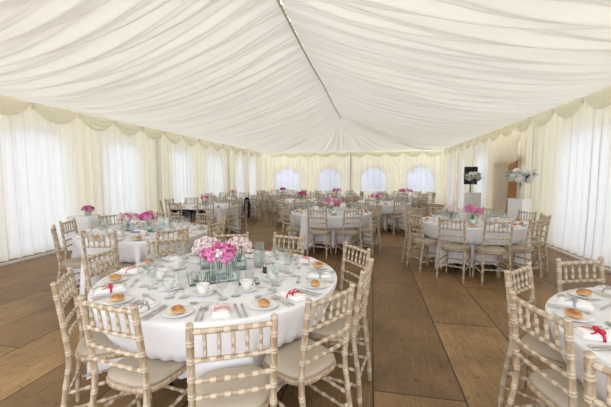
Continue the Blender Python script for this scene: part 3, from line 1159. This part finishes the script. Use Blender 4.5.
def cube_vase(loc, w, h, rz, label, group):
    t = thing('square_vase', loc, rz); tag(t, label, 'vase', group)
    mb = MB()
    th = .005
    for k in range(4):
        a = k * PI / 2
        mb.box(((w / 2 - th / 2) * math.cos(a), (w / 2 - th / 2) * math.sin(a), h / 2 + .0), (th, w - (2 * th if k % 2 else 0), h), a)
    mb.build('glass_wall', M['vase'], t, smooth=False)
    mb = MB()
    mb.box((0, 0, .005), (w - 2 * th - .001, w - 2 * th - .001, .008))
    for sx in (-1, 1):
        for sy in (-1, 1):
            mb.box((sx * (w / 2 + .0012), sy * (w / 2 + .0012), h / 2), (.0030, .0030, h))
    mb.build('dark_edge', M['mirror_edge'], t, smooth=False)['label'] = 'dark green glass edge'
    mb = MB(); mb.box((0, 0, .010 + h * .18), (w - 2 * th - .003, w - 2 * th - .003, h * .34))
    mb.build('water', M['water'], t, smooth=False)
    return t
def mirror(loc, w, d, rz, label):
    t = thing('mirror_tile', loc, rz); tag(t, label, 'mirror', 'mirror tiles under the flowers')
    mb = MB(); mb.box((0, 0, .006), (w, d, .012)); mb.build('dark_edge', M['mirror_edge'], t, smooth=False)
    mb = MB(); mb.box((0, 0, .0126), (w - .006, d - .006, .001)); mb.build('mirror_face', M['mirror'], t, smooth=False)
    return t

# ---- the tables themselves
TABLES = {}
def chairs_for(c, spec):
    """spec: list of (angle deg of chair from centre, radius of its top rail, twist deg)"""
    out = []
    for ang, rt, tw in spec:
        a = math.radians(ang)
        rz = a + PI / 2 + math.radians(tw)       # local +Y faces the centre
        top = Vector((c[0] + rt * math.cos(a), c[1] + rt * math.sin(a)))
        off = Vector((-math.sin(rz), math.cos(rz))) * .225
        p = top + off
        out.append((p.x, p.y, rz))
    return out
def table(key, c, R, spec, setang, tname, level, ribbons, seed, chair_words='limewashed chair at', lift=None, hem=.07, skip=()):
    rnd = random.Random(seed)
    t = thing('banquet_table', (c[0], c[1], 0))
    tag(t, 'round banquet table under the white cloth of ' + tname, 'table', 'round banquet tables')
    mb = MB(); mb.lathe([(0, .722), (R - .02, .722), (R - .012, .728), (R - .012, .752), (R - .016, .7565), (0, .7565)], 64)
    mb.build('tabletop', M['tabletop'], t)
    for k in range(4):
        a = PI / 4 + k * PI / 2
        mb = MB(); mb.tube([(.34 * math.cos(a), .34 * math.sin(a), .722), (.40 * math.cos(a), .40 * math.sin(a), 0)], .016, 8)
        mb.build('leg', M['black'], t)
    ch = chairs_for(c, spec)
    o = tablecloth(c, R, ch, seed, lift=lift, hem0=hem).build('tablecloth', M['cloth'], None, True, (c[0], c[1], 0))
    tag(o, 'white cloth draped to the floor over ' + tname, 'tablecloth', 'white tablecloths')
    ph = phrase(setang)
    for k, (x, y, rz) in enumerate(ch):
        place_chair(x, y, rz, '%s %s, %s' % (chair_words, tname, ph[k]), 'chairs at ' + tname)
    for k, a in enumerate(setang):
        if k in skip: continue
        setting(c, a, R, level, ph[k], tname, ribbons[k % len(ribbons)], rnd)

ev = lambda o, n=10: [((o + 360 / n * k + 180) % 360) - 180 for k in range(n)]

# T1, the table in front of the camera
c1 = (-1.10, 2.33)
s1 = ev(-66)   # -66 -30 6 42 78 114 150 -174 -138 -102
spec1 = [(-63, 1.21, -1), (-36, 1.12, 2), (-5, 1.08, -4), (29, 1.12, 8), (74, 1.0, -2), (110, 1.0, 0), (147, 1.0, 0), (-175, 1.0, 2), (-136, .98, -10), (-97, 1.0, -2)]
table('T1', c1, .86, spec1, s1, 'the front table', 3,
      ['pale pink', 'red', 'silver grey', 'pale pink', 'red', 'pale pink', 'silver grey', 'pale pink', 'red', 'silver grey'], 3)
# T5, cut off by the frame
c5 = (1.75, 1.75)
table('T5', c5, .84, [(106, 1.0, 2), (142, 1.02, -4), (-177, .99, 12), (-145, 1.14, 0), (70, 1.04, 0), (32, 1.04, 0)], [110, 146, 182, -142, 74, 38], 'the table cut off by the frame', 3,
      ['silver grey', 'silver grey', 'red', 'pale pink'], 4)
# T2
c2 = (-3.02, 4.05)
spec2 = [(-80, 1.03, 2), (-38, 1.03, 4), (-2, 1.03, 0), (34, 1.03, 0), (70, 1.03, 0), (106, 1.05, 0), (152, 1.12, 4), (-166, 1.04, 6), (-137, 1.06, -16), (-106, 1.03, 0)]
spec2 = [(-80, 1.03, 2), (-38, 1.03, 4), (-2, 1.03, 0), (34, 1.03, 0), (70, 1.03, 0), (108, 1.03, 0), (154, 1.10, 6), (-166, 1.04, 6), (-128, 1.02, -6)]
table('T2', c2, .84, spec2, [-82, -42, -2, 38, 78, 118, 154, -166, -126], 'the table beside the silver flower bucket', 2,
      ['pale pink', 'red', 'pale pink', 'silver grey'], 5)
# T3
c3 = (-.84, 7.02)
spec3 = [(-96, 1.02, -2), (-60, 1.02, 4), (-22, 1.02, 4), (14, 1.02, 0), (48, 1.02, 0), (84, 1.02, 0), (122, 1.02, 0), (158, 1.02, 0), (-165, 1.06, 10), (-130, 1.02, 0)]
spec3 = [(-97, 1.06, 0), (-61, 1.06, 0), (-26, 1.05, 2), (14, 1.02, 0), (52, 1.02, 0), (90, 1.02, 0), (130, 1.02, 0), (172, 1.04, 0), (-142, 1.06, 4)]
table('T3', c3, .84, spec3, [-98, -60, -22, 16, 54, 92, 132, 176, -140], 'the table with the blush bouquet', 2, ['red', 'pale pink', 'pale pink', 'silver grey'], 6)
# T4
c4 = (1.63, 5.97)
spec4 = [(-119, 1.06, 0), (-87, 1.06, 0), (-52, 1.02, 2), (-9, 1.03, 4), (22, 1.07, 0), (55, 1.07, 0), (108, 1.08, 0), (140, 1.03, 0), (170, 1.07, 0), (-155, 1.06, 2)]
table('T4', c4, .82, spec4, ev(-122), 'the table before the loudspeaker', 2, ['pale pink', 'pale pink', 'red', 'silver grey'], 7)
# T6 and the ones further off
c6 = (-4.2, 7.95)
spec6 = [(ang, 1.05, 0) for ang in ev(-62, 9)]
table('T6', c6, .88, spec6, ev(-62, 9), 'the table with the black jacket', 1, ['red', 'pale pink', 'silver grey'], 8, lift=(216, 316, .742))
def far(key, c, R, o, n, name, seed):
    table(key, c, R, [(ang, 1.03 + .03 * (i % 2), 3 * (i % 3 - 1)) for i, ang in enumerate(ev(o, n))], ev(o, n), name, 1, ['pale pink', 'red', 'silver grey'], seed)
far('T6b', (-4.75, 11.0), .85, -70, 9, 'the table behind the black-jacket one', 9)
far('T7b', (-2.15, 10.3), .85, -80, 10, 'the long-wall-side table past the blush bouquet', 10)
far('T9', (.22, 9.75), .85, -102, 9, 'the speaker-side table past the blush bouquet', 12)
far('T7a', (-3.75, 13.9), .85, -76, 9, 'the table below the first arched window', 13)
far('T8', (-1.35, 13.2), .85, -95, 9, 'the table below the second arched window', 14)
far('T10', (1.25, 13.3), .85, -60, 9, 'the table below the fourth arched window', 15)

# ------------------------------------------------------------------ centrepieces
def piece(name, me_or_mb, loc, label, cat, group=None, mat=None, rz=0.0):
    o = me_or_mb.build(name, mat, None, True, loc, rz)
    return tag(o, label, cat, group)

gv = 'glass cube vases'
gf = 'flower bouquets'
mirror((-1.13, 2.225, ZT), .34, .28, .6, 'larger square mirror tile under the front table flowers')
mirror((-.84, 2.185, ZT), .14, .14, .42, 'smaller square mirror tile under the front table flowers')
zv = ZT + .0138
cube_vase((-1.075, 2.225, zv), .125, .10, .64, 'glass cube vase of bright pink flowers on the mirror tile', gv)
bouquet((-1.075, 2.225, zv + .012), .095, .062, 20, ['pink', 'pink', 'magenta', 'pink', 'blush', 'pink'], 1, 'bright pink flowers in the middle cube vase of the front table', gf, .92, .075)
cube_vase((-1.30, 2.47, ZT), .10, .10, .5, 'glass cube vase of pale flowers toward the long wall, front table', gv)
bouquet((-1.30, 2.47, ZT + .012), .085, .062, 13, ['blush', 'white_', 'blush'] if False else 'blush', 2, 'pale blush flowers behind the bright pink ones, long-wall end', gf, .9, .08)
cube_vase((-1.04, 2.50, ZT), .10, .10, .5, 'glass cube vase of pale flowers toward the speaker, front table', gv)
bouquet((-1.04, 2.50, ZT + .012), .08, .065, 14, 'blush', 3, 'pale blush flowers behind the bright pink ones, speaker end', gf, .9, .08)

def jug(loc, label, rz=0.0):
    t = thing('water_jug', loc, rz); tag(t, label, 'jug', 'water jugs')
    mb = MB()
    mb.lathe([(0, .002), (.045, .002), (.047, .008), (.050, .08), (.044, .13), (.040, .155), (.045, .18), (.042, .18), (.037, .155), (.041, .13), (.046, .08), (.043, .012), (0, .010)], 26)
    mb.build('jug_body', M['glass'], t)
    mb = MB(); mb.tube([(.045, 0, .165), (.075, 0, .15), (.082, 0, .11), (.068, 0, .07), (.049, 0, .06)], .006, 7); mb.build('jug_handle', M['glass'], t)
    mb = MB(); mb.lathe([(0, .0125), (.041, .0125), (.044, .08), (.041, .105), (0, .105)], 24); mb.build('water', M['water'], t)
jug((-.90, 2.585, ZT), 'clear glass water jug behind the flowers on the front table', -.6)
def votive(loc, label):
    t = thing('tealight_glass', loc); tag(t, label, 'candle holder', 'tealight glasses')
    mb = MB(); mb.lathe([(0, .001), (.026, .001), (.028, .004), (.031, .06), (.0295, .06), (.026, .008), (0, .007)], 22); mb.build('glass_cup', M['glass'], t)
    mb = MB(); mb.lathe([(0, .0085), (.019, .0085), (.019, .024), (0, .024)], 18); mb.build('candle', M['wax'], t)
votive((-1.215, 2.13, zv), 'tealight glass on the mirror tile, long-wall end, front table')
votive((-.835, 2.19, zv), 'tealight glass on the small mirror tile, front table')
votive((-1.135, 2.62, ZT), 'tealight glass behind the pale flowers on the front table')
def shaker(loc, mat, label):
    t = thing('condiment_pot', loc); tag(t, label, 'shaker', 'salt and pepper pots')
    mb = MB(); mb.lathe([(0, .001), (.017, .001), (.018, .006), (.014, .05), (.0, .05)], 16); mb.build('pot_body', mat, t)
    mb = MB(); mb.lathe([(.015, .0505), (.015, .056), (.010, .064), (0, .066)], 16); mb.build('pot_cap', M['steel'], t)
shaker((-.80, 2.43, ZT), M['pepper'], 'dark pepper pot beside the water jug on the front table')
shaker((-.76, 2.48, ZT), M['plate'], 'white salt pot beside the water jug on the front table')

def tent_card(loc, rz, w, h, label):
    mb = MB()
    vs = []
    for s_ in (-1, 1):
        for q in (0, .004):
            vs += [(-w / 2, s_ * (.028 - q), 0), (w / 2, s_ * (.028 - q), 0), (w / 2, s_ * (.002 - q * .3), h), (-w / 2, s_ * (.002 - q * .3), h)]
    mb.add(vs, [(0, 1, 2, 3), (4, 7, 6, 5), (8, 11, 10, 9), (12, 13, 14, 15), (3, 2, 10, 11), (0, 3, 11, 8), (1, 9, 10, 2)])
    o = mb.build('menu_card', M['card'], None, False, loc, rz)
    tag(o, label, 'card', 'folded menu cards')

# T2 centre
mirror((c2[0], c2[1], ZT), .30, .30, .3, 'mirror tile on the table beside the silver flower bucket')
cube_vase((c2[0] + .06, c2[1] - .03, zv), .105, .11, .3, 'cube vase of pink flowers, table beside the silver bucket', gv)
bouquet((c2[0] + .06, c2[1] - .03, zv + .012), .08, .055, 13, ['pink', 'pink', 'magenta', 'blush', 'pink'], 12, 'rounded pink flowers on the table beside the silver bucket', gf, .95, .095)
cube_vase((c2[0] - .24, c2[1] - .05, ZT), .10, .11, .3, 'cube vase of blush flowers, table beside the silver bucket', gv)
bouquet((c2[0] - .24, c2[1] - .05, ZT + .012), .11, .05, 14, ['blush', 'blush', 'pink'], 13, 'loose blush flowers on the table beside the silver bucket', gf, .9, .095)
tent_card((c2[0] + .10, c2[1] + .23, ZT), .5, .15, .15, 'white menu card behind the pink flowers beside the silver bucket table')
jug((c2[0] + .28, c2[1] + .05, ZT), 'water jug on the table beside the silver flower bucket', 1)
shaker((c2[0] - .40, c2[1] + .13, ZT), M['pepper'], 'dark pepper pot on the table beside the silver flower bucket')
# T3 centre
cube_vase((c3[0] + .02, c3[1] - .1, ZT), .11, .11, .2, 'cube vase holding the big blush bouquet past the front table', gv)
bouquet((c3[0] + .02, c3[1] - .1, ZT + .012), .15, .075, 24, ['pink', 'pink', 'blush'], 22, 'large pink and blush bouquet on the table across the boards', gf, 1.1, .11, 7)
tent_card((c3[0] + .25, c3[1] - .02, ZT), .2, .11, .19, 'upright menu card beside the large pink and blush bouquet')
tent_card((c3[0] - .32, c3[1] - .10, ZT), -.2, .13, .12, 'low menu card on the long-wall side of the blush bouquet')
t = thing('sauce_bottle', (c3[0] - .47, c3[1] - .14, ZT)); tag(t, 'small yellow bottle with green cap near the blush bouquet', 'bottle')
mb = MB(); mb.lathe([(0, .001), (.022, .001), (.024, .006), (.024, .055), (.012, .072), (0, .072)], 18); mb.build('bottle_body', M['yellow'], t)
mb = MB(); mb.lathe([(.013, .0725), (.013, .10), (0, .102)], 14); mb.build('bottle_cap', M['green'], t)
# T4 centre
cube_vase((c4[0] - .02, c4[1] - .12, ZT), .11, .11, .5, 'cube vase of pink flowers on the table before the loudspeaker', gv)
bouquet((c4[0] + .05, c4[1] - .12, ZT + .125), .10, .06, 15, ['pink', 'pink', 'blush'], 32, 'deep pink bouquet on the table before the loudspeaker', gf, 1.05, .0, 3) if False else None
bouquet((c4[0] - .02, c4[1] - .12, ZT + .012), .12, .062, 20, ['pink', 'pink', 'blush'], 32, 'deep pink bouquet on the table before the loudspeaker', gf, 1.05, .10)
cube_vase((c4[0] - .32, c4[1] + .02, ZT), .095, .11, .5, 'cube vase of pale flowers on the table before the loudspeaker', gv)
bouquet((c4[0] - .32, c4[1] + .02, ZT + .012), .10, .055, 12, 'blush', 33, 'pale blush bouquet beside the deep pink one, before the loudspeaker', gf, 1.0, .095)
tent_card((c4[0] - .10, c4[1] + .20, ZT), .4, .13, .16, 'white menu card beside the pale bouquet before the loudspeaker')
jug((c4[0] + .30, c4[1] + .16, ZT), 'water jug on the table before the loudspeaker', .3)
# far centres
def simple_centre(c, cols, seed, where, s=1.0, dx=0.0, n=11, r=.10):
    cube_vase((c[0] + dx, c[1], ZT), .10, .12, .3, 'cube vase of flowers on ' + where, gv)
    bouquet((c[0] + dx, c[1], ZT + .012), r, .055, n, cols, seed, 'small bouquet on ' + where, gf, s, .11, 3)
simple_centre((-4.2, 7.95), ['blush', 'magenta'], 41, 'the table with the black jacket')
simple_centre((-4.75, 11.0), ['pink', 'blush'], 42, 'the table behind the black-jacket one')
simple_centre((-2.15, 10.3), 'magenta', 43, 'the long-wall-side table past the blush bouquet', 1.1)
simple_centre((.22, 9.75), ['magenta', 'blush', 'pink'], 44, 'the speaker-side table past the blush bouquet', 1.25, -.05, 16, .16)
simple_centre((-3.75, 13.9), 'magenta', 45, 'the table below the first arched window', 1.2)
simple_centre((-1.35, 13.2), ['magenta', 'pink', 'blush'], 46, 'the table below the second arched window', 1.2, 0, 13, .15)
simple_centre((1.25, 13.3), ['magenta', 'pink', 'blush'], 47, 'the table below the fourth arched window', 1.2, 0, 16, .22)

# ------------------------------------------------------------------ jacket on a chair of T6
def jacket(chair, label):
    x, y, rz = chair
    mb = MB()
    nz = vnoise(77)
    def f(u, v):
        X = (u - .5) * .46
        # path: front hem -> over the rail -> long back
        if v < .38:
            z = .60 + (.952 - .60) * (v / .38); yy = post_pt(1, min(.92, z)).y + .040
        elif v < .46:
            a = PI * (v - .38) / .08
            z = .952 + .012 * math.sin(a); yy = post_pt(1, .92).y + .040 * math.cos(a)
        else:
            t_ = (v - .46) / .54
            z = .952 - .09 * t_; yy = post_pt(1, max(.45, min(.92, z))).y - .040 - .02 * t_
        w = 1 - .10 * max(0, (v - .46)) 
        fold = .010 * math.sin(u * 19 + 3 * nz(v * 3)) * (1 if v > .46 else -1 if v < .38 else 0)
        side = abs(u - .5) * 2
        z -= .05 * side ** 3
        return (X * w, yy - abs(fold) * (1 if v > .42 else -1) * 1.0, z)
    mb.grid(f, 24, 40)
    t = thing('suit_jacket', (x, y, 0), rz); tag(t, label, 'jacket')
    mb.build('jacket_body', M['jacket'], t)
    for s_ in (-1, 1):
        mb = MB()
        mb.tube([(s_ * .235, -.27, .86), (s_ * .262, -.285, .74), (s_ * .265, -.285, .60), (s_ * .255, -.28, .46)], [.03, .045, .042, .034], 10, flat=.6)
        mb.build('sleeve', M['jacket'], t)
ch6 = chairs_for(c6, spec6)
jacket(ch6[2], 'black jacket hung over a chair back on the speaker side')

# ------------------------------------------------------------------ small side table with bucket
cs = (-5.58, 5.72); hs = .72
t = thing('side_table', (cs[0], cs[1], 0)); tag(t, 'small square side table under the silver flower bucket', 'table')
mb = MB(); mb.box((0, 0, hs - .02), (.43, .43, .03)); mb.build('tabletop', M['tabletop'], t, False)
for sx in (-1, 1):
    for sy in (-1, 1):
        mb = MB(); mb.tube([(sx * .2, sy * .2, hs - .035), (sx * .2, sy * .2, 0)], .015, 8); mb.build('leg', M['black'], t)
mb = MB(); n = 96; rows = []
def sq(r, k):
    a = 2 * PI * k / n; cx, sy = math.cos(a), math.sin(a); e = .22
    return (r * math.copysign(abs(cx) ** e, cx), r * math.copysign(abs(sy) ** e, sy))
for r, z, w in ((.08, hs, 0), (.25, hs, 0), (.262, hs - .006, 0), (.266, hs - .10, .2), (.272, hs - .35, .6), (.278, .06, 1)):
    rows.append([(sq(r + .016 * w * math.sin(2 * PI * k * 12 / n), k) + (z,)) for k in range(n)])
mb.v.append((0, 0, hs)); idx = []
for row in rows: idx.append(list(range(len(mb.v), len(mb.v) + n))); mb.v += row
for k in range(n): mb.face(0, idx[0][k], idx[0][(k + 1) % n])
for A, B in zip(idx, idx[1:]):
    for k in range(n): mb.face(A[k], B[k], B[(k + 1) % n], A[(k + 1) % n])
tag(mb.build('tablecloth', M['cloth'], None, True, (cs[0], cs[1], 0)), 'small white cloth under the silver flower bucket', 'tablecloth')
t = thing('flower_bucket', (cs[0] + .03, cs[1] - .02, hs + .001)); tag(t, 'silver bucket of deep pink flowers on the small side table', 'bucket')
mb = MB(); mb.lathe([(0, .001), (.052, .001), (.054, .005), (.064, .088), (.067, .091), (.064, .093), (.061, .088), (.052, .010), (0, .008)], 26); mb.build('bucket_body', M['bucket'], t)
mb = MB()
for s_ in (-1, 1): mb.tube([(s_ * .063, -.015, .07), (s_ * .078, -.01, .073), (s_ * .079, .01, .073), (s_ * .063, .015, .07)], .004, 6)
mb.build('bucket_handle', M['bucket'], t)
bouquet((cs[0] + .03, cs[1] - .02, hs - .02), .085, .05, 14, ['magenta', 'pink'], 51, 'deep pink flowers in the silver bucket by the curtain', gf, .85, .085, 5)

# ------------------------------------------------------------------ speaker, plinths, tall arrangements
t = thing('speaker_stand', (3.22, 12.1, 0)); tag(t, 'thin black tripod stand under the loudspeaker', 'stand')
mb = MB(); mb.tube([(0, 0, .25), (0, 0, 1.24)], .020, 10); mb.build('pole', M['black'], t)
mb = MB(); mb.tube([(0, 0, .70), (0, 0, .80)], .032, 10); mb.build('collar', M['black'], t)
for k in range(3):
    a = k * 2 * PI / 3 + .5
    mb = MB(); mb.tube([(.02 * math.cos(a), .02 * math.sin(a), .75), (.36 * math.cos(a), .36 * math.sin(a), .012)], .012, 8); mb.build('leg', M['black'], t)
t = thing('loudspeaker', (3.22, 12.1, 1.241), -.25); tag(t, 'black loudspeaker on a tripod stand behind white flowers', 'speaker')
mb = MB()
vs = []
for z, s_ in ((0, .94), (.03, 1), (.55, 1), (.58, .94)):
    vs += [(-.20 * s_, -.17, z), (.20 * s_, -.17, z), (.20 * s_, -.02, z), (.13 * s_, .17, z), (-.13 * s_, .17, z), (-.20 * s_, -.02, z)]
fs = []
for j in range(3):
    for k in range(6):
        k2 = (k + 1) % 6; fs.append((j * 6 + k, j * 6 + k2, j * 6 + 6 + k2, j * 6 + 6 + k))
fs.append((5, 4, 3, 2, 1, 0)); fs.append((18, 19, 20, 21, 22, 23)); mb.add(vs, fs)
mb.build('cabinet', M['black'], t, False)
mb = MB()
def gf_(u, v): return ((u - .5) * .36, -.172 - .02 * math.sin(PI * u), .03 + v * .52)
mb.grid(gf_, 12, 4); mb.build('grille', M['grille'], t)
mb = MB(); mb.lathe([(.055, 0), (.075, .0), (.068, .012), (.03, .004), (0, .012)], 20)
hn = mb.build('horn', M['black'], t); hn.location = (0, -.183, .43); hn.rotation_euler = (PI / 2, 0, 0)

def plinth(loc, rz, label):
    t = thing('display_plinth', loc, rz); tag(t, label, 'plinth', 'white flower plinths')
    mb = MB(); mb.box((0, 0, .49), (.33, .33, .98)); mb.build('column', M['plinth'], t, False)
    mb = MB(); mb.box((0, 0, .9905), (.35, .35, .02)); mb.build('top_slab', M['plinth'], t, False)
    mb = MB(); mb.box((0, 0, .03), (.44, .44, .06)); mb.build('foot', M['plinth'], t, False) if False else None
def tall_vase(loc, label):
    mb = MB()
    mb.lathe([(0, .002), (.075, .002), (.078, .008), (.03, .02), (.014, .06), (.016, .18), (.028, .28), (.055, .36), (.052, .36), (.024, .28), (.012, .18), (.010, .06), (0, .05)], 28)
    tag(mb.build('trumpet_vase', M['vase'], None, True, loc), label, 'vase', 'tall trumpet vases')
def white_arr(loc, seed, label, r):
    t = bouquet(loc, r, r * .66, 22, 'rose', seed, label, 'white rose arrangements', 1.25 * r / .22, .15, 24, BIGLEAF, 'rose_arrangement')
px1, py1 = 3.29, 8.40
plinth((px1, py1, 0), .62, 'white plinth under the white roses, beside the bright curtain')
tall_vase((px1, py1, 1.001), 'tall glass trumpet vase on the white plinth by the bright curtain')
white_arr((px1, py1, 1.28), 61, 'white roses with dark leaves above the plinth by the bright curtain', .21)
px2, py2 = 3.10, 11.35
plinth((px2, py2, 0), .4, 'white plinth in front of the loudspeaker stand')
tall_vase((px2, py2, 1.001), 'tall glass trumpet vase in front of the loudspeaker')
white_arr((px2, py2, 1.28), 62, 'white roses with dark leaves in front of the loudspeaker', .175)

# ------------------------------------------------------------------ light, camera
w = bpy.data.worlds.new('overcast_sky'); sc.world = w
w.use_nodes = True
nt = w.node_tree; nt.nodes.clear()
out = nt.nodes.new('ShaderNodeOutputWorld')
bg = nt.nodes.new('ShaderNodeBackground')
tc = nt.nodes.new('ShaderNodeTexCoord')
sp = nt.nodes.new('ShaderNodeSeparateXYZ')
rp = nt.nodes.new('ShaderNodeValToRGB')
rp.color_ramp.elements[0].position = 0.0; rp.color_ramp.elements[0].color = (0.80, 0.86, 1.0, 1)
rp.color_ramp.elements[1].position = 0.7; rp.color_ramp.elements[1].color = (1.0, 1.0, 1.0, 1)
nt.links.new(tc.outputs['Generated'], sp.inputs[0])
nt.links.new(sp.outputs['Z'], rp.inputs['Fac'])
nt.links.new(rp.outputs['Color'], bg.inputs['Color'])
bg.inputs['Strength'].default_value = 1.6
nt.links.new(bg.outputs[0], out.inputs['Surface'])

F = 336.0
yaw = math.atan(66.5 / F); pitch = math.atan(27.5 * math.cos(yaw) / F)
cam = bpy.data.cameras.new('camera'); cam.sensor_width = 36.0; cam.sensor_fit = 'HORIZONTAL'
cam.lens = F / 611 * 36.0
cam.clip_start = .05
co = bpy.data.objects.new('camera', cam); C.objects.link(co)
co.location = (0, 0, 1.5)
co.rotation_euler = (PI / 2 - pitch, 0, yaw)
sc.camera = co

vs_ = sc.view_settings
vs_.view_transform = 'Standard'; vs_.look = 'None'; vs_.gamma = 1.0; vs_.use_curve_mapping = False
vs_.exposure = 1.08
sc.cycles.max_bounces = 10
sc.cycles.diffuse_bounces = 6
sc.cycles.glossy_bounces = 4
sc.cycles.transparent_max_bounces = 32
sc.cycles.caustics_reflective = False
sc.cycles.caustics_refractive = False
